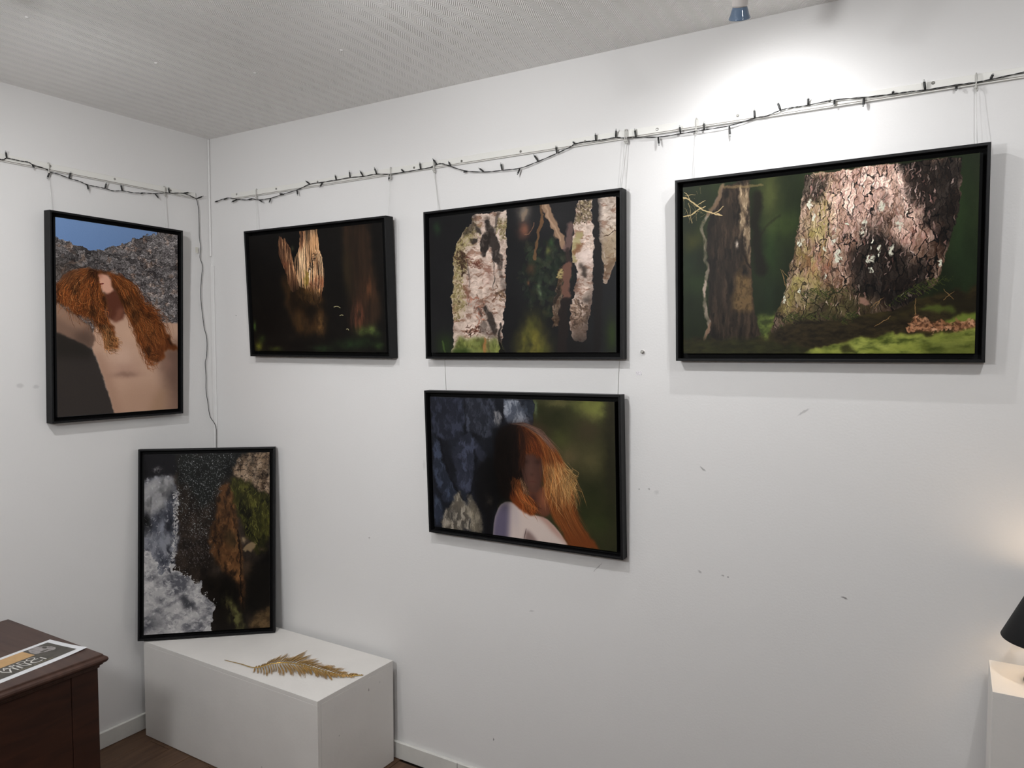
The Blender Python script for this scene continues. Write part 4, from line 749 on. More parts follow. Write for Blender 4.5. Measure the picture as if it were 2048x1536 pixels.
# ---------------------------------------------------------------- framed prints
def print_material(name, rgb, gain=1.0):
    """flat photographic print: colours painted above, laid out in the print's own UVs"""
    h, w = rgb.shape[:2]; g = rgb.mean(-1, keepdims=True); rgb = np.clip(g + (rgb - g)*.86, 0, 255)
    lin = rgb / 255.0; lin = np.where(lin <= .04045, lin/12.92, ((lin+.055)/1.055)**2.4) * gain * np.float32((1.04, 1, .95))
    out = np.where(lin <= .0031308, lin*12.92, 1.055*np.clip(lin, 0, 1)**(1/2.4) - .055)
    px = np.ones((h, w, 4), np.float32); px[..., :3] = np.clip(out, 0, 1)[::-1]
    im = bpy.data.images.new(name, w, h, alpha=False); im.pixels.foreach_set(px.ravel()); im.update(); im.pack()
    m = bpy.data.materials.new(name); m.use_nodes = True; nt = m.node_tree; b = nt.nodes['Principled BSDF']
    t = nt.nodes.new('ShaderNodeTexImage'); t.image = im; uv = nt.nodes.new('ShaderNodeUVMap'); uv.uv_map = 'UVMap'
    nt.links.new(uv.outputs[0], t.inputs[0]); nt.links.new(t.outputs[0], b.inputs['Base Color'])
    b.inputs['Roughness'].default_value = .42; b.inputs['Specular IOR Level'].default_value = .12
    return m
def framed_photo(label, mtx, w, h, d, art, gain=1.0):
    """floating frame: thin black moulding, black tray, print panel set inside with a shadow gap.
    local x right, z up, front towards -y, origin at the middle of the back bottom edge"""
    t = thing('framed_photo', label, 'picture', mtx, 'framed photographs of the exhibition')
    L = .0075; ins = .022
    bm = bmesh.new()                    # moulding ring, mitred
    loops = []
    for a, y in ((0, 0), (0, -d+.001), (.001, -d), (L-.001, -d), (L, -d+.001), (L, -.006), (L+.004, -.004), (L+.004, 0)):
        loops.append([bm.verts.new(v) for v in ((-w/2+a, y, a), (w/2-a, y, a), (w/2-a, y, h-a), (-w/2+a, y, h-a))])
    loops.append(loops[0])
    for A, B in zip(loops, loops[1:]):
        for k in range(4): bm.faces.new((A[k], A[(k+1) % 4], B[(k+1) % 4], B[k]))
    done('frame', bm, M['black'], t)
    box('backing', (-w/2+L+.0005, w/2-L-.0005, -.006, -.003, L+.0005, h-L-.0005), M['tray'], t)
    # print: bonded panel with the picture on its face
    x0, x1, z0, z1, yf, yb = -w/2+ins, w/2-ins, ins, h-ins, -d+.006, -.0065
    bm = bmesh.new(); uvl = bm.loops.layers.uv.new('UVMap'); add_box(bm, x0, x1, yf, yb, z0, z1)
    bmesh.ops.recalc_face_normals(bm, faces=bm.faces)
    for f in bm.faces:
        f.material_index = 0 if f.normal.y < -.5 else 1
        for l in f.loops: l[uvl].uv = ((l.vert.co.x-x0)/(x1-x0), (l.vert.co.z-z0)/(z1-z0))
    me = bpy.data.meshes.new('print'); bm.to_mesh(me); bm.free()
    me.materials.append(print_material('print_' + art.__name__[4:], art(), gain)); me.materials.append(M['edge'])
    link('print', me, None, t)
    return t
def place(loc, yaw, tilt, roll): return Matrix.Translation(loc) @ Matrix.Rotation(yaw, 4, 'Z') @ Matrix.Rotation(tilt, 4, 'X') @ Matrix.Rotation(-roll, 4, 'Y')
FW, FH, FD = .760, .522, .039
framed_photo('tall black-framed photo of a red-haired figure before a grey mountain, on the left wall', place((0.002, -.4518, 1.3031), PI/2, .0251, -.0057), .5356, .7718, FD, art_red_hair_mountain, 1.25)
framed_photo('black-framed dark photo of a split glowing stump, hung nearest the corner', place((.6825, -.002, 1.544), 0, .048, -.005), .7655, .521, .0425, art_split_cedar, 1.3)
framed_photo('black-framed photo of pale birch trunks, hung above the portrait of long copper hair', place((1.602, -.002, 1.5423), 0, .0112, .0047), .757, .522, .037, art_birches, 1.02)
framed_photo('black-framed portrait of long copper hair against blue rocks, lower row on the wall', place((1.609, -.002, .915), 0, .0328, .0108), .7548, .517, .035, art_hair_by_rock, .98)
framed_photo('black-framed photo of a mossy pine trunk under the ceiling spot, rightmost picture on the wall', place((2.5365, -.002, 1.5434), 0, .038, .0036), .7725, .5248, .037, art_big_trunk, .95)
yw, tl = .7256, .0727                   # leaning in the corner on the white plinth
n = Vector((math.sin(yw), -math.cos(yw), 0))
framed_photo('tall black-framed photo of white water beside mossy rock, leaning on the white plinth', place(Vector((.2590, -.2515, .3945)) - n*.034, yw, -tl, -.006), .532, .772, .034, art_waterfall, .82)

# ---------------------------------------------------------------- picture rails, hooks and lines
def picture_rail(label, along, a0, a1, z0, screws):
    t = thing('picture_rail', label, 'rail')
    def bx(u0, u1, n0, n1, z0_, z1_): return (u0, u1, -n1, -n0, z0_, z1_) if along == 'x' else (n0, n1, u0, u1, z0_, z1_)
    box('strip', bx(a0, a1, .0005, .006, z0+.0045, z0+.026), M['rail'], t, bevel=.0008)
    box('groove_shade', bx(a0, a1, .0005, .004, z0+.0015, z0+.0045), M['groove_shade'], t)  # dark strip imitates the shaded gap between strip and lip
    box('lip', bx(a0, a1, .0005, .0095, z0-.0005, z0+.0015), M['rail'], t)
    me = None
    for x, y, z in screws:
        if me is None:
            o = lathe('screw', [(0, 0), (.0042, 0), (.0042, .001), (.003, .0022), (0, .0024)], M['screw'], t, 12, axis=(0, -1, 0) if along == 'x' else (1, 0, 0), smooth=False); me = o.data
        else: o = link('screw', me, None, t)
        o.location = (x, -.006, z) if along == 'x' else (.006, y, z)
    return t
picture_rail('long white picture rail with screws across the back wall', 'x', .15, 4.2, 2.2215, [(0.1866,-0.006,2.2398),(0.4308,-0.006,2.2369),(0.6676,-0.006,2.239),(1.1521,-0.006,2.2349),(1.3619,-0.006,2.2318),(1.6003,-0.006,2.233),(1.8365,-0.006,2.233),(2.0743,-0.006,2.2354),(2.3126,-0.006,2.2381),(2.5549,-0.006,2.2396),(2.7954,-0.006,2.2428)] + [(3.036, -.006, 2.2395), (3.277, -.006, 2.2395)])
picture_rail('white picture rail on the left wall above the red-haired figure photo', 'y', -2.6, -.075, 2.2265, [(0.006,-0.6803,2.243),(0.006,-0.438,2.2429),(0.006,-0.1952,2.242)] + [(.006, -.923, 2.243), (.006, -1.166, 2.243)])
def hanging_line(label, wall, u, z, u2, n2, z2, behind=None, group='nylon lines holding the pictures'):
    """clear hook clipped on the rail with a thin nylon line down to the frame"""
    t = thing('hanging_line', label, 'wire', group=group)
    def W(a, n_, z_): return (a, -n_, z_) if wall == 'B' else (n_, a, z_)
    tube('hook', catmull([W(u, .003, z+.024), W(u, .012, z+.026), W(u+.001, .014, z+.012), W(u, .0125, z-.002), W(u, .0125, z-.012), W(u+.003, .0125, z-.017), W(u+.0035, .0125, z-.010)], 4), .0017, M['hook'], t, 6)
    lathe('clip', [(0, -.004), (.0035, -.003), (.0042, 0), (.0035, .003), (0, .004)], M['hook'], t, 10, loc=W(u, .0125, z-.008))
    mid = [W(u + (u2-u)*(z-behind)/(z-z2), n2, behind)] if behind else []       # slips flat behind another frame
    tube('line', [W(u, .0125, z-.012)] + mid + [W(u2, n2, z2)], .00075, M['nylon'], t, 5)
zr = 2.2215
hanging_line('left nylon line above the dark split stump photo', 'B', .316, zr, .3319, .022, 2.052)
hanging_line('right nylon line above the dark split stump photo', 'B', 1.0455, zr, 1.0448, .026, 2.060)
hanging_line('left nylon line above the birch trunks photo', 'B', 1.244, zr, 1.2690, .007, 2.060)
hanging_line('right nylon line above the birch trunks photo', 'B', 1.9735, zr, 1.9540, .007, 2.060)
hanging_line('nylon line running behind the birch photo to the copper hair portrait, left side', 'B', 1.2475, zr, 1.2863, .0009, 1.425, 2.09)
hanging_line('nylon line running behind the birch photo to the copper hair portrait, right side', 'B', 1.9785, zr, 1.9511, .0009, 1.425, 2.09)
hanging_line('left nylon line above the mossy pine trunk photo', 'B', 2.195, zr, 2.1921, .020, 2.058)
hanging_line('right nylon line above the mossy pine trunk photo', 'B', 2.8872, zr, 2.8935, .022, 2.062)
hanging_line('left nylon line above the red-haired figure photo', 'L', -.6893, 2.2265, -.6851, .021, 2.066)
hanging_line('right nylon line above the red-haired figure photo', 'L', -.2275, 2.2265, -.2316, .021, 2.066)

# ---------------------------------------------------------------- string lights
def string_light(label, path, bulbs, out, lead=None):
    t = thing('string_light', label, 'string light')
    c = catmull(path, 5); o = Vector(out); n = len(c)
    bm = bmesh.new()                    # two twisted strands
    for ph in (0, PI):
        pts = []
        for i, p in enumerate(c):
            d = (c[min(i+1, n-1)] - c[max(i-1, 0)]).normalized(); s = d.cross(o)
            a = i*1.05 + ph; pts.append(p + (o*math.cos(a) + s*math.sin(a))*.0011 + o*.0015*math.sin(i*.37))
        add_tube(bm, pts, .00095, 5)
    done('cable', bm, M['cable'], t, True)
    if lead: tube('lead_wire', catmull(lead, 5), .0014, M['cable'], t, 6)
    for a, b in bulbs:
        a, b = Vector(a), Vector(b); b = b + o*random.uniform(.001, .008); d = b - a; L = d.length; d.normalize()
        s = lathe('bulb', [(0, 0), (.0018, 0), (.0029, L*.18), (.0031, L*.74), (.0026, L*.78), (0, L*.78)], M['cable'], t, 8, loc=a, axis=d)
        lathe('clear_tip', [(.0023, L*.775), (.0023, L*.93), (.0014, L), (0, L)], M['tip'], s, 8, loc=a, axis=d)
    return t
string_light('black string lights draped along the back wall picture rail', [(0.0642,-0.012,2.2214),(0.1326,-0.012,2.2287),(0.1931,-0.012,2.2186),(0.2525,-0.012,2.2086),(0.2892,-0.012,2.2099),(0.3325,-0.012,2.2006),(0.4035,-0.012,2.2012),(0.4731,-0.012,2.2084),(0.5579,-0.012,2.217),(0.6273,-0.012,2.2327),(0.6981,-0.012,2.2327),(0.7733,-0.012,2.2323),(0.8466,-0.012,2.2338),(0.912,-0.012,2.2307),(0.976,-0.012,2.2311),(1.0441,-0.012,2.2231),(1.1106,-0.012,2.2229),(1.1807,-0.012,2.2238),(1.2282,-0.012,2.2243),(1.2582,-0.012,2.2326),(1.2839,-0.012,2.2311),(1.3244,-0.012,2.215),(1.3841,-0.012,2.1937),(1.4617,-0.012,2.1813),(1.5323,-0.012,2.1779),(1.6009,-0.012,2.1763),(1.6676,-0.012,2.1902),(1.7388,-0.012,2.2074),(1.7871,-0.012,2.2203),(1.8037,-0.012,2.2283),(1.8365,-0.012,2.2304),(1.8769,-0.012,2.2284),(1.9008,-0.012,2.2276),(1.944,-0.012,2.2287),(1.9749,-0.012,2.2218),(2.0092,-0.012,2.2194),(2.0799,-0.012,2.2104),(2.1489,-0.012,2.21),(2.2186,-0.012,2.2101),(2.2926,-0.012,2.2117),(2.3615,-0.012,2.2224),(2.3928,-0.012,2.2225),(2.4304,-0.012,2.232),(2.4629,-0.012,2.2354),(2.5017,-0.012,2.2348),(2.5683,-0.012,2.2369),(2.6391,-0.012,2.232),(2.7073,-0.012,2.2294),(2.7415,-0.012,2.228),(2.779,-0.012,2.226),(2.846,-0.012,2.2273),(2.8869,-0.012,2.2256),(2.9196,-0.012,2.2269),(2.9825,-0.012,2.2321),(3.0679,-0.012,2.2345)], [[(0.0705,-0.012,2.2223),(0.0532,-0.012,2.2189)],[(0.1326,-0.012,2.2287),(0.1079,-0.012,2.2236)],[(0.1946,-0.012,2.2159),(0.1649,-0.012,2.2069)],[(0.2929,-0.012,2.21),(0.2657,-0.012,2.2078)],[(0.3325,-0.012,2.2006),(0.3622,-0.012,2.1865)],[(0.405,-0.012,2.2011),(0.3967,-0.012,2.1802)],[(0.4814,-0.012,2.208),(0.4567,-0.012,2.213)],[(0.5579,-0.012,2.217),(0.5661,-0.012,2.1941)],[(0.6306,-0.012,2.2323),(0.608,-0.012,2.2483)],[(0.6993,-0.012,2.2316),(0.6876,-0.012,2.2123)],[(0.7733,-0.012,2.2323),(0.7687,-0.012,2.2536)],[(0.8448,-0.012,2.234),(0.8439,-0.012,2.2599)],[(0.912,-0.012,2.2307),(0.8988,-0.012,2.2534)],[(0.9789,-0.012,2.2308),(0.9729,-0.012,2.2562)],[(1.0441,-0.012,2.2231),(1.0366,-0.012,2.2003)],[(1.1106,-0.012,2.2229),(1.0975,-0.012,2.2347)],[(1.1861,-0.012,2.2244),(1.1862,-0.012,2.249)],[(1.2584,-0.012,2.2322),(1.2451,-0.012,2.2532)],[(1.3194,-0.012,2.2177),(1.3124,-0.012,2.2357)],[(1.389,-0.012,2.1923),(1.3742,-0.012,2.1904)],[(1.4569,-0.012,2.1838),(1.4411,-0.012,2.1956)],[(1.5313,-0.012,2.1781),(1.5267,-0.012,2.204)],[(1.6009,-0.012,2.1755),(1.5946,-0.012,2.1539)],[(1.6698,-0.012,2.1911),(1.6543,-0.012,2.2143)],[(1.7388,-0.012,2.2074),(1.7357,-0.012,2.2317)],[(1.8045,-0.012,2.2282),(1.7962,-0.012,2.236)],[(1.8761,-0.012,2.2285),(1.876,-0.012,2.251)],[(1.9432,-0.012,2.2288),(1.9473,-0.012,2.2531)],[(2.0092,-0.012,2.2194),(2.0059,-0.012,2.2455)],[(2.0799,-0.012,2.2104),(2.0846,-0.012,2.1835)],[(2.1489,-0.012,2.21),(2.147,-0.012,2.2335)],[(2.2186,-0.012,2.2101),(2.2194,-0.012,2.2333)],[(2.2911,-0.012,2.2119),(2.2951,-0.012,2.1794)],[(2.3615,-0.012,2.2224),(2.3601,-0.012,2.2481)],[(2.4304,-0.012,2.232),(2.422,-0.012,2.2574)],[(2.5017,-0.012,2.2348),(2.5026,-0.012,2.2559)],[(2.5683,-0.012,2.2369),(2.5677,-0.012,2.2198)],[(2.6391,-0.012,2.231),(2.6379,-0.012,2.2071)],[(2.7073,-0.012,2.2294),(2.7063,-0.012,2.2363)],[(2.779,-0.012,2.226),(2.7752,-0.012,2.2516)],[(2.846,-0.012,2.226),(2.8456,-0.012,2.2123)],[(2.9167,-0.012,2.2274),(2.9222,-0.012,2.2399)]], (0, -1, 0))
lead = [(0.008,-0.0732,2.227),(0.008,-0.0642,2.1835),(0.008,-0.0632,2.1165),(0.008,-0.0635,2.0642),(0.008,-0.0576,2.0199),(0.008,-0.0621,1.9744),(0.008,-0.0508,1.938),(0.008,-0.0583,1.8771),(0.008,-0.0627,1.8014),(0.008,-0.055,1.7186),(0.008,-0.0483,1.6657),(0.008,-0.0362,1.6202),(0.008,-0.0388,1.5438),(0.008,-0.0474,1.5133),(0.008,-0.0444,1.452),(0.008,-0.0458,1.3908),(0.008,-0.0382,1.3366),(0.008,-0.028,1.2741),(0.0271,-0.014,1.2275),(0.0282,-0.014,1.1422)] + [(.030, -.014, 1.05), (.034, -.016, .80), (.036, -.018, .42)]
string_light('black string lights on the left wall with a lead wire dropping to the leaning photo', [(0.012,-0.8998,2.2317),(0.012,-0.8503,2.2308),(0.012,-0.8368,2.2326),(0.012,-0.8281,2.2393),(0.012,-0.8058,2.2393),(0.012,-0.7814,2.239),(0.012,-0.7566,2.2405),(0.012,-0.7425,2.234),(0.012,-0.6988,2.2278),(0.012,-0.686,2.22),(0.012,-0.6578,2.2187),(0.012,-0.6195,2.2105),(0.012,-0.5802,2.207),(0.012,-0.5502,2.1998),(0.012,-0.5153,2.1982),(0.012,-0.4796,2.1973),(0.012,-0.4475,2.1948),(0.012,-0.4124,2.2012),(0.012,-0.3631,2.2019),(0.012,-0.3168,2.2097),(0.012,-0.2718,2.2146),(0.012,-0.2255,2.2259),(0.012,-0.1957,2.2303),(0.012,-0.1448,2.2393),(0.012,-0.1139,2.2357),(0.012,-0.0762,2.2261)], [[(0.012,-0.8281,2.24),(0.012,-0.8339,2.2627)],[(0.012,-0.7443,2.2348),(0.012,-0.7422,2.2201)],[(0.012,-0.686,2.22),(0.012,-0.6969,2.1936)],[(0.012,-0.6176,2.2109),(0.012,-0.613,2.2355)],[(0.012,-0.5502,2.1998),(0.012,-0.5488,2.1766)],[(0.012,-0.4817,2.1982),(0.012,-0.4789,2.2213)],[(0.012,-0.4123,2.2024),(0.012,-0.4218,2.2254)],[(0.012,-0.3238,2.2085),(0.012,-0.3402,2.203)],[(0.012,-0.2718,2.2146),(0.012,-0.2583,2.195)],[(0.012,-0.2056,2.2294),(0.012,-0.212,2.2528)],[(0.012,-0.1397,2.2393),(0.012,-0.1136,2.2471)],[(0.012,-0.0761,2.227),(0.012,-0.0446,2.244)]], (1, 0, 0), lead)
tag(box('tape_piece', (.0095, .0105, -.085, -.073, 1.994, 2.018), M['tape']), 'short piece of clear tape holding the lead wire to the wall', 'tape')
# small screw and inked label between the birch and pine pictures
sc = thing('wall_screw', 'lone steel screw in the back wall between two pictures', 'screw', Matrix.Translation((2.0329, 0, 1.5672)))
lathe('head', [(0, .009), (.003, .009), (.0052, .0075), (.0052, .006), (.002, .0055), (.002, 0), (0, 0)], M['screw'], sc, 14, axis=(0, -1, 0), smooth=False)
lathe('washer', [(.0022, .0025), (.0062, .002), (.0064, 0), (.0022, 0)], M['white_plastic'], sc, 16, axis=(0, -1, 0), smooth=False)
tag(box('wall_label', (2.0115, 2.0295, -.0008, 0, 1.495, 1.507), M['label']), 'tiny white paper label below the lone wall screw', 'label')

# ---------------------------------------------------------------- white plinth box with feather
pl = thing('display_plinth', 'long low white plinth box in the corner holding the gold feather', 'plinth', Matrix.Translation((.0638, -.4046, 0)) @ Matrix.Rotation(-.0131, 4, 'Z'))
def panel(name, b, parent, bev=.0007): return box(name, b, M['plinth'], parent, bevel=bev)
W_, D_, H_ = .9855, .3878, .393
panel('top_panel', (0, W_, 0, D_-.003, H_-.016, H_), pl); panel('front_panel', (0, W_, 0, .016, .002, H_-.0162), pl)
panel('end_panel', (W_-.016, W_, .0165, D_-.003, .002, H_-.0162), pl); panel('end_panel', (0, .016, .0165, D_-.003, .002, H_-.0162), pl); panel('back_panel', (.0165, W_-.0165, D_-.019, D_-.003, .002, H_-.0162), pl)
scuffs(M['plinth'], [(.985, .25, .333, .003, .006, 0, .7, 'L'), (.985, .31, .337, .002, .004, 0, .5, 'L'), (.985, .1, .23, .003, .003, 0, .4, 'L'), (.7, 0, .08, .003, .003, 0, .5, 'B')])
ft = thing('gold_feather', 'gold metallic feather lying on the low white plinth', 'feather', Matrix.Translation((0, 0, 0)))
shaft = [(0.5038,-0.3603,0.397),(0.5865,-0.3547,0.397),(0.6667,-0.353,0.397),(0.7007,-0.3088,0.397),(0.7409,-0.2777,0.397),(0.8031,-0.2582,0.397),(0.8728,-0.2515,0.397),(0.9519,-0.2426,0.397),(1.0058,-0.2271,0.397),(1.0489,-0.1913,0.397)]
hz = [.3945, .3965, .399, .404, .406, .405, .403, .400, .398, .3965]
sp = catmull([(x, y, z) for (x, y, _), z in zip(shaft, hz)], 6)
rad = [.0009 + .0011*min(1, i/14)*(1 if i < 40 else 1-.4*(i-40)/15) for i in range(len(sp))]
tube('shaft', sp, rad, M['goldshaft'], ft, 6)
for i in (19, 25, 50, 52, 53): lathe('glitter_bead', [(0, -.0016), (.0013, -.0008), (.0013, .0008), (0, .0016)], M['goldshaft'], ft, 8, loc=sp[i] + Vector((0, 0, .0022)), smooth=False)
def vane(name, env, side, n, seed):
    rnd = random.Random(seed); A = np.array([e[0][:2] for e in env]); B = np.array([e[1][:2] for e in env]); T = np.linspace(0, 1, len(env))
    S = np.array([[v.x, v.y, v.z] for v in sp]); bm = bmesh.new()
    for i in range(n):
        t = (i + rnd.random())/n; root = np.array([np.interp(t, T, A[:, 0]), np.interp(t, T, A[:, 1])]); tip = np.array([np.interp(t, T, B[:, 0]), np.interp(t, T, B[:, 1])])
        j = int(np.argmin(((S[:, :2]-root)**2).sum(1))); r0 = S[j]
        clump = .80 + .2*math.sin(t*n*.11 + seed) ; k = clump*rnd.uniform(.80, 1.14)*(.45 + .55*abs(math.sin(t*21+seed))**.35)
        d = (tip - root)*k; L = np.hypot(*d); nrm = np.array([-d[1], d[0]])/max(L, 1e-6)
        bend = side*((.12 if side < 0 else .30) + .10*rnd.random())*L; lift = rnd.uniform(.001, .007); w = rnd.uniform(.0006, .0012)
        prev = None
        for q in range(6):
            f = q/5; c = r0[:2] + d*f + nrm*(bend*math.sin(PI*f*.5)**2 - bend*f*.4)
            z = max(.3938, r0[2]*(1-f) + .3945*f + lift*math.sin(PI*f*.9)); ww = w*(1-.75*f)
            cur = [bm.verts.new((c[0]+nrm[0]*ww, c[1]+nrm[1]*ww, z)), bm.verts.new((c[0], c[1], z+.0004)), bm.verts.new((c[0]-nrm[0]*ww, c[1]-nrm[1]*ww, z))]
            if prev:
                for e in (0, 1): bm.faces.new((prev[e], prev[e+1], cur[e+1], cur[e]))
            prev = cur
    o = done(name, bm, M['gold'], ft); o['kind'] = 'stuff'; return o
vane('vane', [[(0.6646,-0.3472,0.396),(0.6512,-0.3197,0.396)],[(0.6837,-0.327,0.396),(0.6614,-0.2955,0.396)],[(0.6988,-0.3073,0.396),(0.6346,-0.2209,0.396)],[(0.7155,-0.2928,0.396),(0.6534,-0.2116,0.396)],[(0.7391,-0.2761,0.396),(0.7025,-0.1726,0.396)],[(0.7561,-0.2703,0.396),(0.7025,-0.1453,0.396)],[(0.7833,-0.2612,0.396),(0.7766,-0.1664,0.396)],[(0.821,-0.2537,0.396),(0.806,-0.1861,0.396)],[(0.8462,-0.2517,0.396),(0.8301,-0.1827,0.396)],[(0.8877,-0.2486,0.396),(0.8968,-0.1862,0.396)],[(0.9112,-0.2456,0.396),(0.9135,-0.169,0.396)],[(0.9503,-0.241,0.396),(0.9598,-0.1968,0.396)],[(1.0043,-0.2255,0.396),(1.0127,-0.1935,0.396)],[(1.0236,-0.2098,0.396),(1.0272,-0.1907,0.396)]], -1, 900, 3)
vane('vane', [[(0.6627,-0.3457,0.394),(0.6764,-0.374,0.394)],[(0.672,-0.3375,0.394),(0.7116,-0.387,0.394)],[(0.687,-0.3135,0.394),(0.7404,-0.3798,0.394)],[(0.7131,-0.2907,0.394),(0.7676,-0.3635,0.394)],[(0.7355,-0.2729,0.394),(0.8212,-0.3464,0.394)],[(0.7724,-0.2597,0.394),(0.857,-0.33,0.394)],[(0.8007,-0.2517,0.394),(0.8648,-0.2954,0.394)],[(0.8344,-0.2491,0.394),(0.8838,-0.2924,0.394)],[(0.8678,-0.2466,0.394),(0.9399,-0.3001,0.394)],[(0.908,-0.2424,0.394),(0.9666,-0.2882,0.394)],[(0.9309,-0.2389,0.394),(0.9781,-0.265,0.394)],[(0.9752,-0.231,0.394),(1.0003,-0.2393,0.394)],[(1.012,-0.2157,0.394),(1.0395,-0.2225,0.394)]], 1, 820, 8)

# ---------------------------------------------------------------- dark wooden chest with a printed sheet
DX, DY0, DY1, DZ = .5725, -1.95, -.880, .6208
ck = thing('wooden_chest', 'dark reddish-brown wooden chest with moulded top edge at the left wall', 'chest', Matrix.Translation((.29, -1.4, 0)))
ck_inv = Matrix.Translation((-.29, 1.4, 0))
def cpart(name, b, m, bev=.001, parent=ck):
    o = box(name, b, m, parent, bevel=bev); o.data.transform(ck_inv); return o
cpart('carcass', (.02, DX-.012, DY0+.01, DY1-.006, .04, DZ-.03), M['desk'])
ys = -.9622
cpart('stile', (DX-.0125, DX, ys+.0012, DY1, .0, DZ-.03), M['desk'], .0016); cpart('stile', (DX-.0125, DX, DY0, DY0+.085, .0, DZ-.03), M['desk'], .0016)
cpart('side_panel', (DX-.0125, DX-.0012, DY0+.0862, ys, .02, DZ-.03), M['desk'], .0014)
cpart('back_board', (.02, DX-.013, DY1-.0055, DY1, .0, DZ-.03), M['desk'])
bm = bmesh.new(); loops = []
for off, z in ((-.002, DZ-.044), (.003, DZ-.043), (.004, DZ-.036), (.010, DZ-.033), (.0105, DZ-.029), (.016, DZ-.027), (.0205, DZ-.022), (.022, DZ-.0165), (.0205, DZ-.011), (.016, DZ-.007), (.0115, DZ-.006), (.011, DZ-.0015), (.0095, DZ)):
    loops.append([bm.verts.new(v) for v in ((.004, DY0-off, z), (DX+off, DY0-off, z), (DX+off, DY1+off, z), (.004, DY1+off, z))])
for A, B in zip(loops, loops[1:]):
    for k in range(4): bm.faces.new((A[k], A[(k+1) % 4], B[(k+1) % 4], B[k]))
bm.faces.new(loops[-1]); bm.faces.new(loops[0][::-1])
o = done('moulded_top', bm, M['desk_top'], ck); o.data.transform(ck_inv)
bpy.context.view_layer.update()

def curl(u, v):                        # the far front corner of the sheet lifts a little
    return 0.0008 + .004*max(0, u-.62)**2/.38**2 * max(0, v-.35)**2/.65**2
SL, SW = .284, .180                     # sheet lies landscape, its right end towards the corner
sheet = thing('poster_sheet', 'white-bordered printed exhibition sheet lying on the dark wooden chest', 'poster', Matrix.Translation((.3580, -1.176, DZ)) @ Matrix.Rotation(math.radians(97), 4, 'Z'))
def flat(name, u0, u1, v0, v1, dz, m, nu=16, nv=10, shape=None):
    bm = bmesh.new(); g = []
    for i in range(nu+1):
        row = []
        for j in range(nv+1):
            u = u0 + (u1-u0)*i/nu; v = v0 + (v1-v0)*j/nv
            row.append(bm.verts.new((u*SL, -v*SW, curl(u, v) + dz)))
        g.append(row)
    for i in range(nu):
        for j in range(nv):
            cu, cv = (i+.5)/nu, (j+.5)/nv
            if shape and not shape(cu, cv): continue
            bm.faces.new((g[i][j+1], g[i+1][j+1], g[i+1][j], g[i][j]))
    bmesh.ops.delete(bm, geom=[v for v in bm.verts if not v.link_faces], context='VERTS')
    me = bpy.data.meshes.new(name); bm.to_mesh(me); bm.free(); o = link(name, me, m, sheet)
    if name == 'paper':
        s = o.modifiers.new('thickness', 'SOLIDIFY'); s.thickness = .0004; s.offset = -1
    return o
flat('paper', 0, 1, 0, 1, 0, M['paper'])
flat('printed_area', .055, .93, .10, .87, .0004, M['ink'])
flat('tan_block', .055, .64, .10, .44, .0007, M['tan'])
flat('drawing', .655, .895, .115, .60, .0007, M['facegrey'], 40, 30, lambda u, v: ((u-.45)/.46)**2 + ((v-.45+.12*math.sin(5*u))/.40)**2 < 1 and not (abs(v-.62) < .05 and .25 < u < .6) and not (((u-.68)/.09)**2 + ((v-.33)/.1)**2 < 1))
def lettering(text, size, u, v, m):
    cu = bpy.data.curves.new('lettering', 'FONT'); cu.body = text; cu.size = size; cu.align_x = 'RIGHT'
    tmp = bpy.data.objects.new('lettering', cu); COL.objects.link(tmp); bpy.context.view_layer.update()
    me = bpy.data.meshes.new_from_object(tmp.evaluated_get(bpy.context.evaluated_depsgraph_get())); bpy.data.objects.remove(tmp)
    me.materials.clear(); o = link('lettering', me, m, sheet); o.location = (u*SL, -v*SW, .0016); o.scale.x = 1.12; return o
lettering('LEONARDO', .032, .60, .605, M['letter']); lettering('VINCI', .043, .645, .775, M['letter']); lettering('exposition photographique', .0085, .68, .835, M['letter2'])

# ---------------------------------------------------------------- right-hand pedestal and little lamp
pd = thing('pedestal', 'tall narrow white pedestal carrying the small black lamp', 'pedestal', Matrix.Translation((3.06, -.13, 0)))
panel('front_panel', (-.11, .11, -.099, -.083, 0, .7958), pd, .0004); panel('back_panel', (-.11, .11, .083, .099, 0, .7958), pd, .0004)
for k in (-1, 1): panel('side_panel', (min(k*.11, k*.094), max(k*.11, k*.094), -.0828, .0828, 0, .7958), pd, .0004)
panel('top_panel', (-.11, .11, -.099, .099, .796, .811), pd, .0004)
LX, LY, LZ = 3.055, -.130, .811
lp = thing('table_lamp', 'small table lamp with black conical shade on the right-hand pedestal', 'lamp', Matrix.Translation((LX, LY, LZ)))
lathe('base', [(0, 0), (.040, 0), (.042, .004), (.040, .010), (.030, .016), (.022, .024), (.026, .036), (.034, .050), (.036, .064), (.030, .080), (.018, .092), (.011, .100), (.011, .112), (0, .112)], M['lampbase'], lp, 36)
lathe('socket', [(0, .112), (.013, .112), (.014, .116), (.014, .136), (0, .136)], M['white_plastic'], lp, 20)
lathe('light_bulb', [(0, .136), (.010, .136), (.012, .146), (.020, .166), (.0205, .176), (.014, .190), (0, .196)], M['lampbulb'], lp, 20)
sh = lathe('shade', [(.0865, .102), (.0875, .101), (.0885, .103), (.0345, .222), (.0335, .223), (.0328, .222)], M['shade'], lp, 64)
lathe('shade_lining', [(.0862, .1025), (.0322, .2215)], M['shade_in'], sh, 64)
tube('shade_ring', [(.032*math.cos(a), .032*math.sin(a), .214) for a in np.linspace(0, 2*PI, 25)], .0009, M['screw'], sh)
for k in range(3): tube('shade_spoke', [(.0115*math.cos(k*2.094), .0115*math.sin(k*2.094), .136), (.026*math.cos(k*2.094), .026*math.sin(k*2.094), .165), (.032*math.cos(k*2.094), .032*math.sin(k*2.094), .214)], .0009, M['screw'], sh)
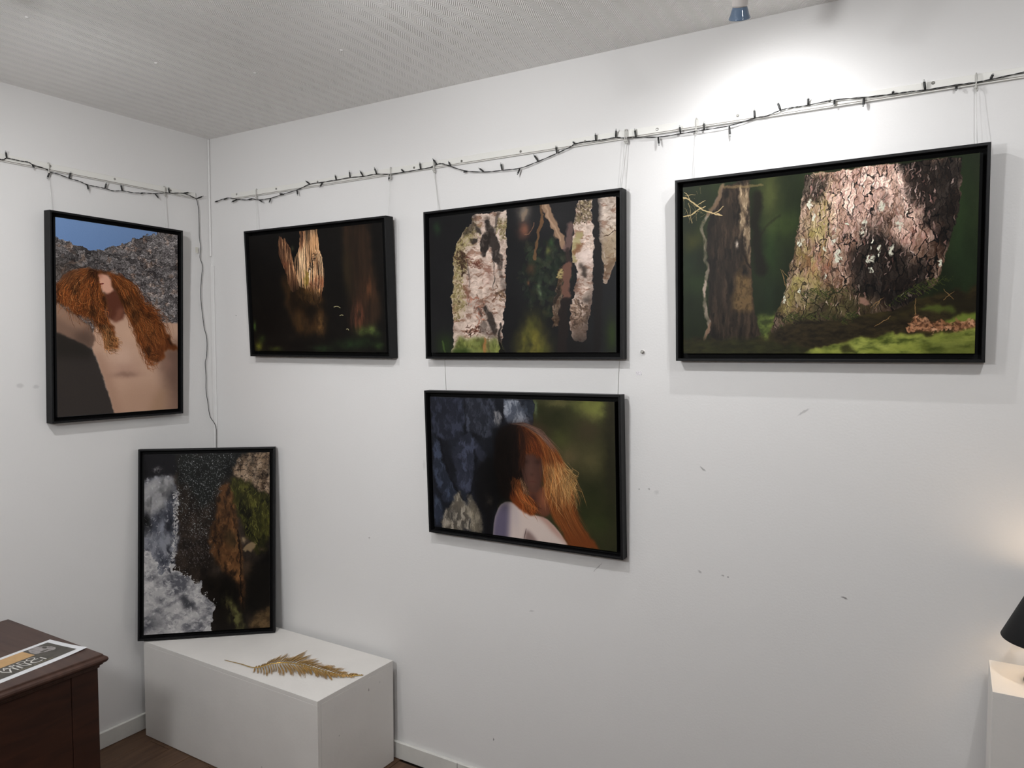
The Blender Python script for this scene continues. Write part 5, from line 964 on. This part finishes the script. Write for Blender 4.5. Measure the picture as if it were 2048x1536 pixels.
ld = bpy.data.lights.new('lamp_glow', 'POINT'); ld.energy = SPOT_POWER['lamp']; ld.color = (1, .80, .60); ld.shadow_soft_size = .02
lo = bpy.data.objects.new('lamp_glow', ld); COL.objects.link(lo); lo.parent = lp; lo.location = (0, 0, .206)

# ---------------------------------------------------------------- ceiling spots
def ceiling_spot(label, x, y, aim, power, cone, lean=(0, 0), soft=.02, drop=0):
    """white lamp holder on a ceiling rose with a reflector bulb"""
    t = thing('ceiling_spot', label, 'spotlight', Matrix.Translation((x, y, H)), 'ceiling spotlights')
    ax = Vector((lean[0], lean[1], -1)).normalized()
    lathe('rose', [(0, 0), (.045, 0), (.045, -.012), (.038, -.018), (0, -.018)], M['white_plastic'], t, 32)
    dz = (0, 0, -drop)
    if drop: lathe('stem', [(0, -.017), (.008, -.017), (.008, -.03-drop), (0, -.03-drop)], M['white_plastic'], t, 16)
    lathe('holder', [(0, .012), (.017, .014), (.0185, .02), (.0185, .108), (.017, .113), (0, .113)], M['white_plastic'], t, 32, loc=dz, axis=ax)
    lathe('bulb', [(.0150, .1125), (.0168, .114), (.0190, .120), (.0222, .131), (.0242, .136), (.0252, .1375), (.0252, .1400), (.0240, .1405)], M['bulbglass'], t, 36, loc=dz, axis=ax)
    lathe('bulb_face', [(.0240, .1402), (.018, .1396), (0, .1394)], M['bulbface'], t, 24, loc=dz, axis=ax)
    l = bpy.data.lights.new('spot_beam', 'SPOT'); l.energy = power; l.spot_size = math.radians(cone); l.spot_blend = 1; l.shadow_soft_size = soft; l.color = (.975, .985, 1)
    o = bpy.data.objects.new('spot_beam', l); COL.objects.link(o); p = Vector((x, y, H-drop)) + ax*.144
    o.location = ax*.144 + Vector(dz); o.parent = t; o.rotation_euler = (Vector(aim) - p).to_track_quat('-Z', 'Y').to_euler()
ceiling_spot('white ceiling spotlight with blue-grey bulb above the mossy pine trunk photo', 2.421, -.421, (2.45, 0, 1.88), SPOT_POWER['wall'], 155, (-.18, .614), .009, .022)
ceiling_spot('ceiling spotlight in the middle of the room facing the birch photo', 1.72, -1.12, (1.60, 0, 1.4), SPOT_POWER['middle'], 150, (-.1, .2))
ceiling_spot('ceiling spotlight near the left wall facing the corner', .93, -1.38, (.2, -.35, 1.4), SPOT_POWER['corner'], 125, (-.2, .2))

ceiling_spot('added unseen fill spotlight over the viewer facing the pine trunk photo', 3.15, -1.05, (2.95, 0, 1.5), SPOT_POWER['right'], 140, (0, .3))  # extra spot, added out of view to fill the right of the wall
pn = thing('fill_pendant_lamp', 'added white globe lamp, unseen behind the viewer, for fill light', 'lamp', Matrix.Translation((1.6, -2.3, H)))  # added out of view to light the ceiling and lift the walls
lathe('rose', [(0, 0), (.05, 0), (.05, -.02), (0, -.024)], M['white_plastic'], pn, 32)
tube('cord', [(0, 0, -.02), (0, 0, -.50)], .003, M['cable'], pn)
lathe('cap', [(0, -.50), (.02, -.50), (.035, -.525), (.04, -.545), (0, -.545)], M['white_plastic'], pn, 32)
lathe('globe', [(.04, -.545)] + [(.11*math.sin(a), -.64 + .11*math.cos(a)) for a in np.linspace(.4, PI, 20)], M['globe'], pn, 40)
